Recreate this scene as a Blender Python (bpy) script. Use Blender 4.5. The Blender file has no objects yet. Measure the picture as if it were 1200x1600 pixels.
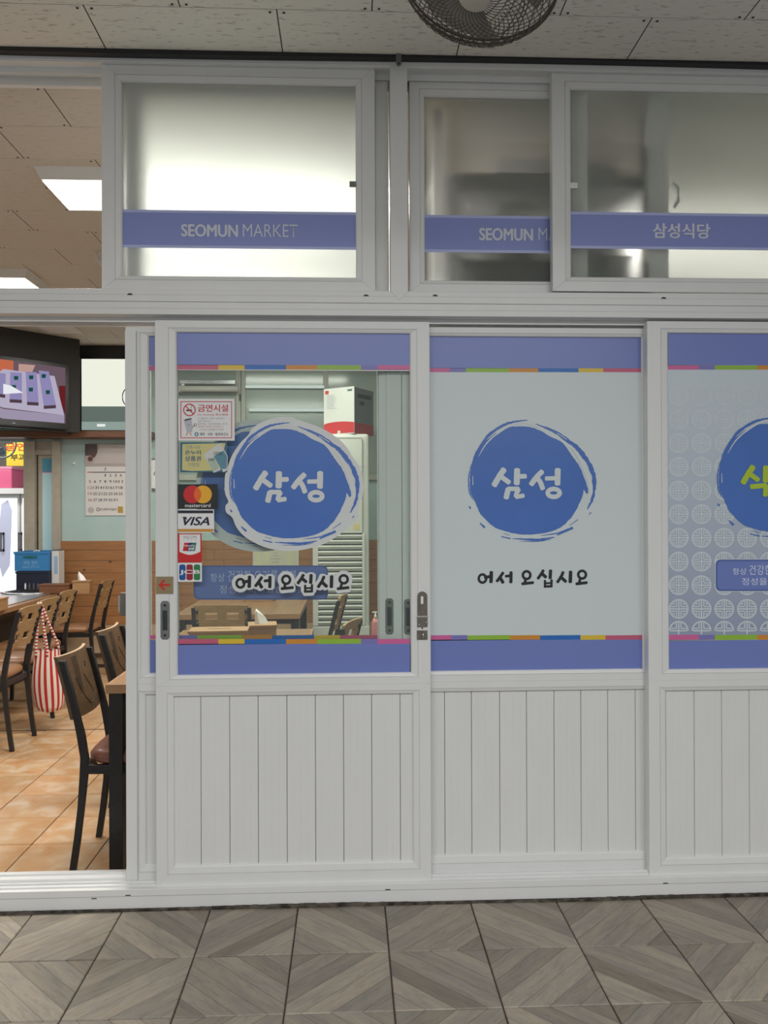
import bpy, bmesh, math, random
from mathutils import Vector, Matrix

random.seed(7)
SC = bpy.context.scene
COL = SC.collection

# ------------------------------------------------------------------ camera
F_PX = 1270.0
CAM_H = 1.357
CAM_D = 2.83
YAW = math.atan(54.0 / F_PX)      # camera turned slightly to the right of the wall normal
ROLL = 0.0035
PITCH = math.atan(3.0 / F_PX)     # horizon at y = 797
cam_d = bpy.data.cameras.new('camera')
cam = bpy.data.objects.new('camera', cam_d)
COL.objects.link(cam)
cam_d.sensor_fit = 'VERTICAL'
cam_d.sensor_height = 32.0
cam_d.lens = 32.0 * F_PX / 1600.0
cam_d.clip_start = 0.02
cam_d.clip_end = 100
fwd = Vector((math.sin(YAW) * math.cos(PITCH), math.cos(YAW) * math.cos(PITCH), math.sin(PITCH) * -0.0 + 0.0024))
fwd.normalize()
right = fwd.cross(Vector((0, 0, 1))).normalized()
up = right.cross(fwd).normalized()
# the scene appears turned a little counter-clockwise in the picture
r2 = right * math.cos(ROLL) - up * math.sin(ROLL)
u2 = up * math.cos(ROLL) + right * math.sin(ROLL)
right, up = r2, u2
M3 = Matrix((right, up, -fwd)).transposed()
cam.matrix_world = Matrix.Translation((0, -CAM_D, CAM_H)) @ M3.to_4x4()
CAMPOS = Vector((0, -CAM_D, CAM_H))
SC.camera = cam

def ray(px, py):
    return (right * ((px - 600) / F_PX) - up * ((py - 800) / F_PX) + fwd)

def at_y(px, py, Y):
    d = ray(px, py)
    t = (Y - CAMPOS.y) / d.y
    return CAMPOS + d * t

def at_z(px, py, Z):
    d = ray(px, py)
    t = (Z - CAMPOS.z) / d.z
    return CAMPOS + d * t

def prect(x0, x1, y0, y1, Y):
    """world X0,X1,Z0,Z1 of a photo rectangle on the plane Y"""
    ym = (y0 + y1) / 2
    xm = (x0 + x1) / 2
    return (at_y(x0, ym, Y).x, at_y(x1, ym, Y).x, at_y(xm, y1, Y).z, at_y(xm, y0, Y).z)

# ------------------------------------------------------------------ world and exposure
SC.view_settings.view_transform = 'Standard'
SC.view_settings.look = 'None'
SC.view_settings.gamma = 1.0
SC.view_settings.use_curve_mapping = False
SC.view_settings.exposure = 0.0
SC.cycles.use_denoising = True
SC.cycles.max_bounces = 10
SC.cycles.transparent_max_bounces = 16
SC.cycles.sample_clamp_indirect = 4.0
w = bpy.data.worlds.new('world')
SC.world = w
w.use_nodes = True
w.node_tree.nodes['Background'].inputs[0].default_value = (0.97, 0.98, 1.0, 1)
w.node_tree.nodes['Background'].inputs[1].default_value = 0.46

def area_light(name, loc, sx, sy, power, col, rot=(0, 0, 0)):
    l = bpy.data.lights.new(name, 'AREA')
    l.shape = 'RECTANGLE'
    l.size, l.size_y = sx, sy
    l.energy = power
    l.color = col
    o = bpy.data.objects.new(name, l)
    o.location = loc
    o.rotation_euler = rot
    COL.objects.link(o)
    return o

CEIL_OUT = 2.945
CEIL_IN = 2.892
WB = 4.70              # back wall of the restaurant
# alley ceiling lamps (behind the camera) and restaurant ceiling lamps
area_light('alley_lamp_light', (0.3, -3.6, CEIL_OUT - 0.05), 4.0, 0.5, 144, (1.0, 0.995, 0.985))
for lx, ly, p, ln in ((-0.66, 0.96, 64, 1.42), (-2.6, 2.5, 24, 1.15), (-0.6, 3.2, 26, 1.15), (1.95, 1.5, 40, 1.15)):  # last entry is added to brighten the upper right windows
    area_light('room_lamp_light', (lx, ly, CEIL_IN - 0.062), ln, 0.30, p, (1.0, 0.95, 0.88))
area_light('far_lane_lamp_light', (-4.2, 6.3, 2.8), 1.6, 0.4, 60, (1.0, 1.0, 1.0))

# ------------------------------------------------------------------ materials
def lin(c):
    c = c / 255.0
    return c / 12.92 if c <= 0.04045 else ((c + 0.055) / 1.055) ** 2.4

def rgb(r, g, b, k=1.0):
    return (min(1, lin(r) * k), min(1, lin(g) * k), min(1, lin(b) * k), 1)

MATS = {}
def mat(name, col, rough=0.5, metal=0.0, emit=None, estr=0.0, spec=0.5):
    if name in MATS:
        return MATS[name]
    m = bpy.data.materials.new(name)
    m.use_nodes = True
    b = m.node_tree.nodes['Principled BSDF']
    b.inputs['Base Color'].default_value = col
    b.inputs['Roughness'].default_value = rough
    b.inputs['Metallic'].default_value = metal
    b.inputs['Specular IOR Level'].default_value = spec
    if emit:
        b.inputs['Emission Color'].default_value = emit
        b.inputs['Emission Strength'].default_value = estr
    MATS[name] = m
    return m

def nodes_of(m):
    return m.node_tree.nodes, m.node_tree.links, m.node_tree.nodes['Principled BSDF']

def noisy(name, c1, c2, scale=8, rough=0.5, stretch=(1, 1, 1), detail=4, bump=0.0, coord='Object', lo=0.35, hi=0.65, metal=0.0):
    """procedural two-tone material with optional relief"""
    m = mat(name, c1, rough, metal)
    n, l, b = nodes_of(m)
    tc = n.new('ShaderNodeTexCoord')
    mp = n.new('ShaderNodeMapping')
    mp.inputs['Scale'].default_value = stretch
    nz = n.new('ShaderNodeTexNoise')
    nz.inputs['Scale'].default_value = scale
    nz.inputs['Detail'].default_value = detail
    cr = n.new('ShaderNodeValToRGB')
    cr.color_ramp.elements[0].position = lo
    cr.color_ramp.elements[1].position = hi
    cr.color_ramp.elements[0].color = c1
    cr.color_ramp.elements[1].color = c2
    l.new(tc.outputs[coord], mp.inputs[0])
    l.new(mp.outputs[0], nz.inputs[0])
    l.new(nz.outputs[0], cr.inputs[0])
    l.new(cr.outputs[0], b.inputs['Base Color'])
    if bump:
        bp = n.new('ShaderNodeBump')
        bp.inputs['Strength'].default_value = bump
        bp.inputs['Distance'].default_value = 0.004
        l.new(nz.outputs[0], bp.inputs['Height'])
        l.new(bp.outputs[0], b.inputs['Normal'])
    return m

K = 1.5    # photo value to albedo for things lit like the shop front
white = noisy('white_pvc', rgb(206, 207, 206, 1.18), rgb(208, 209, 208, 1.18), 12, 0.38, (1, 1, 0.3), 2)
white_in = mat('white_inner', rgb(200, 198, 194, 1.1), 0.5)
lav = mat('lavender_film', (0.172, 0.225, 0.55, 1), 0.35)
lavlight = mat('lavender_edge_film', (0.45, 0.50, 0.80, 1), 0.35)
blue = noisy('logo_blue', (0.055, 0.155, 0.50, 1), (0.062, 0.170, 0.53, 1), 4, 0.35)
film_white = mat('white_film', (0.63, 0.70, 0.715, 1), 0.4)
stick_white = mat('sticker_white', (0.66, 0.69, 0.69, 1), 0.4)
pap_white = mat('paper_white', (0.80, 0.80, 0.80, 1), 0.5)
ink = mat('black_ink', (0.012, 0.013, 0.015, 1), 0.45)
inkgrey = mat('grey_ink', (0.25, 0.25, 0.27, 1), 0.5)
S_COL = {
    'red': mat('stripe_rose', (0.55, 0.11, 0.20, 1), 0.4), 'yellow': mat('stripe_yellow', (0.72, 0.50, 0.04, 1), 0.4),
    'blue': mat('stripe_blue', (0.02, 0.15, 0.50, 1), 0.4), 'orange': mat('stripe_orange', (0.62, 0.26, 0.035, 1), 0.4),
    'green': mat('stripe_green', (0.28, 0.50, 0.05, 1), 0.4), 'lav': mat('stripe_lavender', (0.20, 0.19, 0.50, 1), 0.4),
    'pink': mat('stripe_pink', (0.63, 0.13, 0.34, 1), 0.4)}
black_metal = noisy('black_powder_metal', (0.010, 0.010, 0.011, 1), (0.016, 0.015, 0.015, 1), 60, 0.38)
dark_strip = mat('dark_strip', (0.012, 0.013, 0.015, 1), 0.5)
pull_metal = noisy('dark_pull_metal', (0.17, 0.185, 0.18, 1), (0.23, 0.245, 0.24, 1), 50, 0.4, metal=0.4)
steel = noisy('brushed_steel', (0.45, 0.45, 0.46, 1), (0.55, 0.55, 0.56, 1), 30, 0.3, (1, 12, 1), metal=0.9)
chrome = mat('chrome', (0.6, 0.6, 0.6, 1), 0.2, 1.0)
alu = noisy('beige_aluminium', rgb(150, 142, 128, 1.3), rgb(158, 150, 136, 1.3), 20, 0.45)
grime = noisy('grime', (0.02, 0.016, 0.012, 1), (0.12, 0.10, 0.08, 1), 35, 0.9)

def wood(name, c1, c2, scale=6, stretch=(1, 14, 14), rough=0.45, knots=False):
    m = noisy(name, c1, c2, scale, rough, stretch, 6, 0.05, 'Object', 0.3, 0.7)
    if knots:
        n, l, b = nodes_of(m)
        tc = n.new('ShaderNodeTexCoord')
        oi = n.new('ShaderNodeObjectInfo')
        ad = n.new('ShaderNodeVectorMath'); ad.operation = 'ADD'
        mul = n.new('ShaderNodeVectorMath'); mul.operation = 'SCALE'
        cmb = n.new('ShaderNodeCombineXYZ')
        l.new(oi.outputs['Random'], cmb.inputs[0]); l.new(oi.outputs['Random'], cmb.inputs[2])
        l.new(cmb.outputs[0], mul.inputs[0]); mul.inputs['Scale'].default_value = 17.0
        l.new(tc.outputs['Object'], ad.inputs[0]); l.new(mul.outputs[0], ad.inputs[1])
        vo = n.new('ShaderNodeTexVoronoi'); vo.inputs['Scale'].default_value = 5.0
        l.new(ad.outputs[0], vo.inputs['Vector'])
        cr = n.new('ShaderNodeValToRGB')
        cr.color_ramp.elements[0].position = 0.05; cr.color_ramp.elements[0].color = (0.12, 0.10, 0.10, 1)
        cr.color_ramp.elements[1].position = 0.11; cr.color_ramp.elements[1].color = (1, 1, 1, 1)
        l.new(vo.outputs['Distance'], cr.inputs[0])
        mx = n.new('ShaderNodeMix'); mx.data_type = 'RGBA'; mx.blend_type = 'MULTIPLY'
        mx.inputs[0].default_value = 1.0
        src = b.inputs['Base Color'].links[0].from_socket
        l.new(src, mx.inputs[6]); l.new(cr.outputs[0], mx.inputs[7])
        l.new(mx.outputs[2], b.inputs['Base Color'])
    return m

plank_wood = wood('pine_plank', (0.29, 0.13, 0.048, 1), (0.38, 0.18, 0.070, 1), 5, (1, 10, 10), 0.4, True)
header_wood = wood('header_wood', (0.13, 0.05, 0.022, 1), (0.20, 0.08, 0.035, 1))
ply = wood('chair_plywood', (0.31, 0.19, 0.085, 1), (0.41, 0.26, 0.125, 1), 5, (3, 3, 20))
ply_dark = wood('chair_dark_board', (0.075, 0.044, 0.022, 1), (0.110, 0.066, 0.034, 1), 5, (3, 3, 14), 0.35)
ply_edge = mat('plywood_edge', (0.42, 0.30, 0.18, 1), 0.6)
table_wood = wood('table_wood', (0.23, 0.115, 0.05, 1), (0.31, 0.165, 0.072, 1), 4, (10, 1, 10), 0.3)
edge_wood = wood('table_edge_wood', (0.27, 0.145, 0.07, 1), (0.35, 0.20, 0.10, 1), 4, (1, 10, 10), 0.4)
box_wood = wood('box_wood', (0.32, 0.175, 0.075, 1), (0.41, 0.235, 0.105, 1), 5, (2, 14, 14), 0.5)
vinyl = noisy('brown_vinyl', (0.15, 0.055, 0.035, 1), (0.17, 0.064, 0.042, 1), 60, 0.33)
vinyl_tan = noisy('tan_vinyl', (0.26, 0.13, 0.062, 1), (0.30, 0.15, 0.075, 1), 60, 0.33)
aqua = noisy('aqua_wall_paint', (0.40, 0.54, 0.53, 1), (0.43, 0.57, 0.56, 1), 6, 0.7)
wall_grey = noisy('grey_wall_paint', (0.42, 0.44, 0.42, 1), (0.47, 0.49, 0.47, 1), 3, 0.8)
dark_board = mat('dark_brown_board', (0.022, 0.018, 0.016, 1), 0.5)
tv_black = mat('tv_black', (0.008, 0.008, 0.009, 1), 0.25)
tissue = mat('tissue', (0.85, 0.84, 0.82, 1), 0.8)

def glass_mat(name, tint, ior=1.45, rough=0.0):
    m = bpy.data.materials.new(name); m.use_nodes = True
    n, l = m.node_tree.nodes, m.node_tree.links
    n.clear()
    out = n.new('ShaderNodeOutputMaterial'); mx = n.new('ShaderNodeMixShader')
    t = n.new('ShaderNodeBsdfTransparent'); t.inputs[0].default_value = tint
    g = n.new('ShaderNodeBsdfGlossy'); g.inputs['Roughness'].default_value = rough
    f = n.new('ShaderNodeFresnel'); f.inputs[0].default_value = ior
    l.new(f.outputs[0], mx.inputs[0]); l.new(t.outputs[0], mx.inputs[1]); l.new(g.outputs[0], mx.inputs[2])
    l.new(mx.outputs[0], out.inputs[0])
    return m
glass = glass_mat('clear_glass', (0.93, 0.96, 0.94, 1))

def frosted_mat(name, col, rough, haze):
    m = bpy.data.materials.new(name); m.use_nodes = True
    n, l = m.node_tree.nodes, m.node_tree.links
    n.clear()
    out = n.new('ShaderNodeOutputMaterial'); mx = n.new('ShaderNodeMixShader'); mx2 = n.new('ShaderNodeMixShader')
    r = n.new('ShaderNodeBsdfRefraction'); r.inputs['Color'].default_value = col
    r.inputs['Roughness'].default_value = rough; r.inputs['IOR'].default_value = 1.15
    tl = n.new('ShaderNodeBsdfTranslucent'); tl.inputs[0].default_value = col
    df = n.new('ShaderNodeBsdfDiffuse'); df.inputs[0].default_value = (0.75, 0.78, 0.75, 1)
    mx.inputs[0].default_value = haze
    l.new(r.outputs[0], mx.inputs[1]); l.new(tl.outputs[0], mx.inputs[2])
    mx2.inputs[0].default_value = 0.09
    l.new(mx.outputs[0], mx2.inputs[1]); l.new(df.outputs[0], mx2.inputs[2])
    l.new(mx2.outputs[0], out.inputs[0])
    return m
frost = frosted_mat('frosted_glass', (0.97, 0.975, 0.96, 1), 0.85, 0.50)
frost_thin = frosted_mat('thin_frosted_glass', (0.96, 0.97, 0.95, 1), 0.60, 0.24)

def emitm(name, col, s):
    return mat(name, (0.0, 0.0, 0.0, 1), 0.6, 0, col, s, 0.1)

# tile floor inside
def tile_in_mat():
    m = mat('orange_floor_tile', (0.6, 0.35, 0.2, 1), 0.28)
    n, l, b = nodes_of(m)
    tc = n.new('ShaderNodeTexCoord'); oi = n.new('ShaderNodeObjectInfo')
    mul = n.new('ShaderNodeMath'); mul.operation = 'MULTIPLY'; mul.inputs[1].default_value = 37.0
    l.new(oi.outputs['Random'], mul.inputs[0])
    cmb = n.new('ShaderNodeCombineXYZ'); l.new(mul.outputs[0], cmb.inputs[0]); l.new(mul.outputs[0], cmb.inputs[1])
    ad = n.new('ShaderNodeVectorMath'); ad.operation = 'ADD'
    l.new(tc.outputs['Object'], ad.inputs[0]); l.new(cmb.outputs[0], ad.inputs[1])
    nz = n.new('ShaderNodeTexNoise'); nz.inputs['Scale'].default_value = 9; nz.inputs['Detail'].default_value = 5; nz.inputs['Distortion'].default_value = 0.6
    l.new(ad.outputs[0], nz.inputs[0])
    cr = n.new('ShaderNodeValToRGB')
    e = cr.color_ramp.elements
    e[0].position = 0.30; e[0].color = (0.50, 0.255, 0.11, 1)
    e[1].position = 0.72; e[1].color = (0.62, 0.49, 0.36, 1)
    k = e.new(0.5); k.color = (0.54, 0.335, 0.175, 1)
    l.new(nz.outputs[0], cr.inputs[0])
    hs = n.new('ShaderNodeHueSaturation')
    mr = n.new('ShaderNodeMapRange'); mr.inputs[3].default_value = 0.88; mr.inputs[4].default_value = 1.08
    l.new(oi.outputs['Random'], mr.inputs[0]); l.new(mr.outputs[0], hs.inputs['Value'])
    l.new(cr.outputs[0], hs.inputs['Color']); l.new(hs.outputs[0], b.inputs['Base Color'])
    return m
tile_in = tile_in_mat()
grout_in = mat('brown_grout', (0.045, 0.03, 0.022, 1), 0.9)
grout_out = noisy('dark_grout', (0.045, 0.04, 0.034, 1), (0.075, 0.066, 0.055, 1), 30, 0.9)

# printed wood-look paving tile: diagonal boards, grain along them
def tile_out_mat():
    m = mat('wood_print_tile', (0.2, 0.19, 0.17, 1), 0.42)
    n, l, b = nodes_of(m)
    uv = n.new('ShaderNodeUVMap'); uv.uv_map = 'UVMap'
    sep = n.new('ShaderNodeSeparateXYZ'); l.new(uv.outputs[0], sep.inputs[0])
    oi = n.new('ShaderNodeObjectInfo')
    def mth(op, a, bb=None):
        x = n.new('ShaderNodeMath'); x.operation = op
        for i, v in enumerate((a, bb)):
            if v is None: continue
            if isinstance(v, (int, float)): x.inputs[i].default_value = v
            else: l.new(v, x.inputs[i])
        return x.outputs[0]
    s = mth('MULTIPLY', mth('ADD', sep.outputs[0], sep.outputs[1]), 3.5)      # 7 boards across the diagonal
    t = mth('SUBTRACT', sep.outputs[0], sep.outputs[1])
    idx = mth('FLOOR', s)
    fr = mth('SUBTRACT', s, idx)
    wn = n.new('ShaderNodeTexWhiteNoise'); wn.noise_dimensions = '2D'
    cv = n.new('ShaderNodeCombineXYZ'); l.new(idx, cv.inputs[0])
    l.new(mth('FLOOR', mth('MULTIPLY', oi.outputs['Random'], 3.0)), cv.inputs[1])
    l.new(cv.outputs[0], wn.inputs[0])
    gv = n.new('ShaderNodeCombineXYZ')
    l.new(mth('MULTIPLY', s, 3.6), gv.inputs[0]); l.new(mth('MULTIPLY', t, 2.0), gv.inputs[1])
    l.new(mth('ADD', mth('MULTIPLY', wn.outputs[0], 40.0), mth('MULTIPLY', oi.outputs['Random'], 20.0)), gv.inputs[2])
    nz = n.new('ShaderNodeTexNoise'); nz.inputs['Scale'].default_value = 1.6; nz.inputs['Detail'].default_value = 7
    nz.inputs['Roughness'].default_value = 0.65; nz.inputs['Distortion'].default_value = 0.8
    l.new(gv.outputs[0], nz.inputs[0])
    wv = n.new('ShaderNodeTexNoise'); wv.inputs['Scale'].default_value = 0.55; wv.inputs['Detail'].default_value = 2
    l.new(gv.outputs[0], wv.inputs[0])
    cr = n.new('ShaderNodeValToRGB'); e = cr.color_ramp.elements
    e[0].position = 0.05; e[0].color = (0.185, 0.158, 0.125, 1)
    e[1].position = 0.95; e[1].color = (0.325, 0.29, 0.24, 1)
    k = e.new(0.5); k.color = (0.245, 0.222, 0.188, 1)
    l.new(wn.outputs[0], cr.inputs[0])
    g2 = n.new('ShaderNodeValToRGB'); e = g2.color_ramp.elements
    e[0].position = 0.28; e[0].color = (0.76, 0.74, 0.72, 1); e[1].position = 0.55; e[1].color = (1.04, 1.03, 1.0, 1)
    l.new(nz.outputs[0], g2.inputs[0])
    g3 = n.new('ShaderNodeValToRGB'); e = g3.color_ramp.elements
    e[0].position = 0.35; e[0].color = (0.86, 0.87, 0.90, 1); e[1].position = 0.65; e[1].color = (1.1, 1.06, 1.0, 1)
    l.new(wv.outputs[0], g3.inputs[0])
    edge = mth('LESS_THAN', mth('MINIMUM', fr, mth('SUBTRACT', 1.0, fr)), 0.022)
    m1 = n.new('ShaderNodeMix'); m1.data_type = 'RGBA'; m1.blend_type = 'MULTIPLY'; m1.inputs[0].default_value = 1
    l.new(cr.outputs[0], m1.inputs[6]); l.new(g2.outputs[0], m1.inputs[7])
    m2 = n.new('ShaderNodeMix'); m2.data_type = 'RGBA'; m2.blend_type = 'MULTIPLY'; m2.inputs[0].default_value = 1
    l.new(m1.outputs[2], m2.inputs[6]); l.new(g3.outputs[0], m2.inputs[7])
    m3 = n.new('ShaderNodeMix'); m3.data_type = 'RGBA'; m3.blend_type = 'MULTIPLY'
    l.new(mth('MULTIPLY', edge, 0.55), m3.inputs[0])
    l.new(m2.outputs[2], m3.inputs[6]); m3.inputs[7].default_value = (0.25, 0.23, 0.2, 1)
    l.new(m3.outputs[2], b.inputs['Base Color'])
    bp = n.new('ShaderNodeBump'); bp.inputs['Strength'].default_value = 0.15; bp.inputs['Distance'].default_value = 0.002
    l.new(nz.outputs[0], bp.inputs['Height']); l.new(bp.outputs[0], b.inputs['Normal'])
    return m
tile_out = tile_out_mat()

def ceil_mat(name, base, mark):
    """gypsum board with short pressed dashes"""
    m = mat(name, base, 0.85)
    n, l, b = nodes_of(m)
    tc = n.new('ShaderNodeTexCoord')
    mp = n.new('ShaderNodeMapping'); mp.inputs['Scale'].default_value = (9, 34, 1)
    l.new(tc.outputs['Object'], mp.inputs[0])
    nz = n.new('ShaderNodeTexNoise'); nz.inputs['Scale'].default_value = 2.6; nz.inputs['Detail'].default_value = 2
    nz.inputs['Distortion'].default_value = 0.5
    l.new(mp.outputs[0], nz.inputs[0])
    cr = n.new('ShaderNodeValToRGB'); e = cr.color_ramp.elements
    e[0].position = 0.60; e[0].color = (1, 1, 1, 1); e[1].position = 0.67; e[1].color = mark
    l.new(nz.outputs[0], cr.inputs[0])
    mx = n.new('ShaderNodeMix'); mx.data_type = 'RGBA'; mx.blend_type = 'MULTIPLY'; mx.inputs[0].default_value = 1
    mx.inputs[6].default_value = base; l.new(cr.outputs[0], mx.inputs[7])
    l.new(mx.outputs[2], b.inputs['Base Color'])
    bp = n.new('ShaderNodeBump'); bp.invert = True; bp.inputs['Strength'].default_value = 0.5; bp.inputs['Distance'].default_value = 0.003
    l.new(nz.outputs[0], bp.inputs['Height']); l.new(bp.outputs[0], b.inputs['Normal'])
    return m
ceil_out_m = ceil_mat('alley_ceiling_board', (0.80, 0.775, 0.70, 1), (0.68, 0.67, 0.65, 1))
ceil_in_m = ceil_mat('room_ceiling_board', (0.58, 0.54, 0.475, 1), (0.85, 0.84, 0.82, 1))

# ------------------------------------------------------------------ mesh helpers
class MB:
    def __init__(self):
        self.v = []; self.f = []
    def add(self, vs, fs):
        o = len(self.v)
        self.v += [tuple(p) for p in vs]
        self.f += [tuple(i + o for i in q) for q in fs]
        return self
    def box(self, x0, x1, y0, y1, z0, z1):
        if x0 > x1: x0, x1 = x1, x0
        if y0 > y1: y0, y1 = y1, y0
        if z0 > z1: z0, z1 = z1, z0
        v = [(x0, y0, z0), (x1, y0, z0), (x1, y1, z0), (x0, y1, z0), (x0, y0, z1), (x1, y0, z1), (x1, y1, z1), (x0, y1, z1)]
        return self.add(v, [(0, 3, 2, 1), (4, 5, 6, 7), (0, 1, 5, 4), (1, 2, 6, 5), (2, 3, 7, 6), (3, 0, 4, 7)])
    def prism(self, pts, y0, y1):
        """polygon given as (x, z), from y0 (front) to y1"""
        n = len(pts)
        a = sum(pts[i][0] * pts[(i + 1) % n][1] - pts[(i + 1) % n][0] * pts[i][1] for i in range(n))
        if a < 0: pts = pts[::-1]
        v = [(p[0], y0, p[1]) for p in pts] + [(p[0], y1, p[1]) for p in pts]
        f = [tuple(range(n)), tuple(range(2 * n - 1, n - 1, -1))]
        f += [(i, i + n, (i + 1) % n + n, (i + 1) % n) for i in range(n)]
        return self.add(v, f)
    def bar(self, p, q, a, b, upv=(0, 0, 1)):
        """square bar from p to q, section a x b"""
        p, q = Vector(p), Vector(q)
        d = (q - p).normalized()
        s = d.cross(Vector(upv))
        if s.length < 1e-4: s = d.cross(Vector((1, 0, 0)))
        s.normalize(); t = s.cross(d)
        v = []
        for c in (p, q):
            for i, j in ((-1, -1), (1, -1), (1, 1), (-1, 1)):
                v.append(c + s * (i * a / 2) + t * (j * b / 2))
        return self.add(v, [(3, 2, 1, 0), (4, 5, 6, 7), (0, 1, 5, 4), (1, 2, 6, 5), (2, 3, 7, 6), (3, 0, 4, 7)])
    def tube(self, pts, r, seg=8, closed=False, flat=1.0, upv=(0, 0, 1)):
        pts = [Vector(p) for p in pts]
        n = len(pts); v = []
        for i, p in enumerate(pts):
            a = pts[i - 1] if (i > 0 or closed) else p
            b = pts[(i + 1) % n] if (i < n - 1 or closed) else p
            d = (b - a).normalized()
            s = d.cross(Vector(upv))
            if s.length < 1e-3: s = d.cross(Vector((0, 1, 0.01)))
            s.normalize(); t = s.cross(d)
            rr = r[i] if isinstance(r, (list, tuple)) else r
            for k in range(seg):
                an = 2 * math.pi * k / seg
                v.append(p + s * math.cos(an) * rr + t * math.sin(an) * rr * flat)
        f = []
        for i in range(n if closed else n - 1):
            j = (i + 1) % n
            for k in range(seg):
                k2 = (k + 1) % seg
                f.append((i * seg + k, i * seg + k2, j * seg + k2, j * seg + k))
        if not closed:
            f += [tuple(range(seg - 1, -1, -1)), tuple((n - 1) * seg + k for k in range(seg))]
        return self.add(v, f)
    def lathe(self, prof, c=(0, 0, 0), seg=24):
        v = []; f = []
        for r, z in prof:
            for k in range(seg):
                a = 2 * math.pi * k / seg
                v.append((c[0] + r * math.cos(a), c[1] + r * math.sin(a), c[2] + z))
        for i in range(len(prof) - 1):
            for k in range(seg):
                k2 = (k + 1) % seg
                f.append((i * seg + k, i * seg + k2, (i + 1) * seg + k2, (i + 1) * seg + k))
        f.append(tuple(range(seg - 1, -1, -1)))
        f.append(tuple((len(prof) - 1) * seg + k for k in range(seg)))
        return self.add(v, f)
    def build(self, name, m, parent=None, bevel=0.0, smooth=False, loc=None, label=None):
        me = bpy.data.meshes.new(name)
        me.from_pydata([tuple(p) for p in self.v], [], self.f)
        me.update()
        return link(name, me, m, parent, bevel, smooth, loc, label)

def link(name, me, m, parent=None, bevel=0.0, smooth=False, loc=None, label=None):
    if m and not me.materials: me.materials.append(m)
    o = bpy.data.objects.new(name, me)
    COL.objects.link(o)
    if smooth:
        for p in me.polygons: p.use_smooth = True
    if bevel:
        b = o.modifiers.new('bevel', 'BEVEL'); b.width = bevel; b.segments = 2; b.limit_method = 'ANGLE'; b.angle_limit = 0.6
    if loc is not None: o.location = loc
    if parent: o.parent = parent
    if label: o['label'] = label
    return o

def box(name, m, parent, x0, x1, y0, y1, z0, z1, bevel=0.0, label=None):
    return MB().box(x0, x1, y0, y1, z0, z1).build(name, m, parent, bevel, label=label)

def empty(name, loc=(0, 0, 0), rz=0.0):
    o = bpy.data.objects.new(name, None)
    o.empty_display_size = 0.05
    COL.objects.link(o)
    o.location = loc; o.rotation_euler = (0, 0, rz)
    return o

def tag(o, label, cat, group=None):
    o['label'] = label; o['category'] = cat
    if group: o['group'] = group
    return o

def struct(o, label, cat):
    o['kind'] = 'structure'; o['label'] = label; o['category'] = cat
    return o

def pbox(name, m, parent, x0, x1, y0, y1, Y, depth, bevel=0.0, label=None):
    """box from a photo rectangle on plane Y (its front), going back by depth"""
    X0, X1, Z0, Z1 = prect(x0, x1, y0, y1, Y)
    return box(name, m, parent, X0, X1, Y, Y + depth, Z0, Z1, bevel, label)

TXT_C = bpy.data.curves.new('lettering_work', 'FONT')
TXT_O = bpy.data.objects.new('lettering_work', TXT_C)
def fit_text(s, rect, Y, m, parent, name='lettering', bold=0.0, shear=0.0, depth=0.0004, world=None):
    """flat lettering fitted into a photo rectangle (x0,x1,y0,y1) on plane Y"""
    c = TXT_C
    c.body = s; c.size = 1.0; c.shear = shear; c.resolution_u = 4; c.fill_mode = 'FRONT'
    c.offset = min(0.0, bold)
    me0 = bpy.data.meshes.new_from_object(TXT_O)
    me = me0
    nv0 = max(1, len(me0.vertices))
    if bold > 0:
        vs = [tuple(v.co) for v in me0.vertices]; fs = [tuple(p.vertices) for p in me0.polygons]
        V = []; Fc = []
        for dx, dy in ((-1, 0), (1, 0), (0, 1), (0, -1), (0, 0)):
            o_ = len(V); V += [(x + dx * bold, y + dy * bold * 0.6, len(V)) for x, y, z in vs]
            Fc += [tuple(i + o_ for i in q) for q in fs]
        me = bpy.data.meshes.new(name); me.from_pydata(V, [], Fc)
        bpy.data.meshes.remove(me0)
    me.materials.clear()
    xs = [v.co.x for v in me.vertices]; ys = [v.co.y for v in me.vertices]
    if not xs: return None
    X0, X1, Z0, Z1 = world if world else prect(*rect, Y)
    sx = (X1 - X0) / (max(xs) - min(xs)); sy = (Z1 - Z0) / max(1e-6, (max(ys) - min(ys)))
    ax, ay = min(xs), min(ys)
    for v in me.vertices:
        v.co = (X0 + (v.co.x - ax) * sx, Y - (0.00006 * round(v.co.z / nv0) if v.co.z else 0), Z0 + (v.co.y - ay) * sy)
    return link(name, me, m, parent)

def smooth_closed(pts, k=4):
    out = []; n = len(pts)
    for i in range(n):
        p0, p1, p2, p3 = (Vector(pts[(i + j) % n]) for j in (-1, 0, 1, 2))
        for t in range(k):
            u = t / k
            out.append(0.5 * ((2 * p1) + (p2 - p0) * u + (2 * p0 - 5 * p1 + 4 * p2 - p3) * u * u + (3 * p1 - p0 - 3 * p2 + p3) * u ** 3))
    return out

def smooth_open(pts, k=5):
    pts = [Vector(p) for p in pts]
    if len(pts) < 3: return pts
    ext = [pts[0] * 2 - pts[1]] + pts + [pts[-1] * 2 - pts[-2]]
    out = []
    for i in range(len(pts) - 1):
        p0, p1, p2, p3 = ext[i:i + 4]
        for t in range(k):
            u = t / k
            out.append(0.5 * ((2 * p1) + (p2 - p0) * u + (2 * p0 - 5 * p1 + 4 * p2 - p3) * u * u + (3 * p1 - p0 - 3 * p2 + p3) * u ** 3))
    out.append(pts[-1])
    return out

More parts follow.
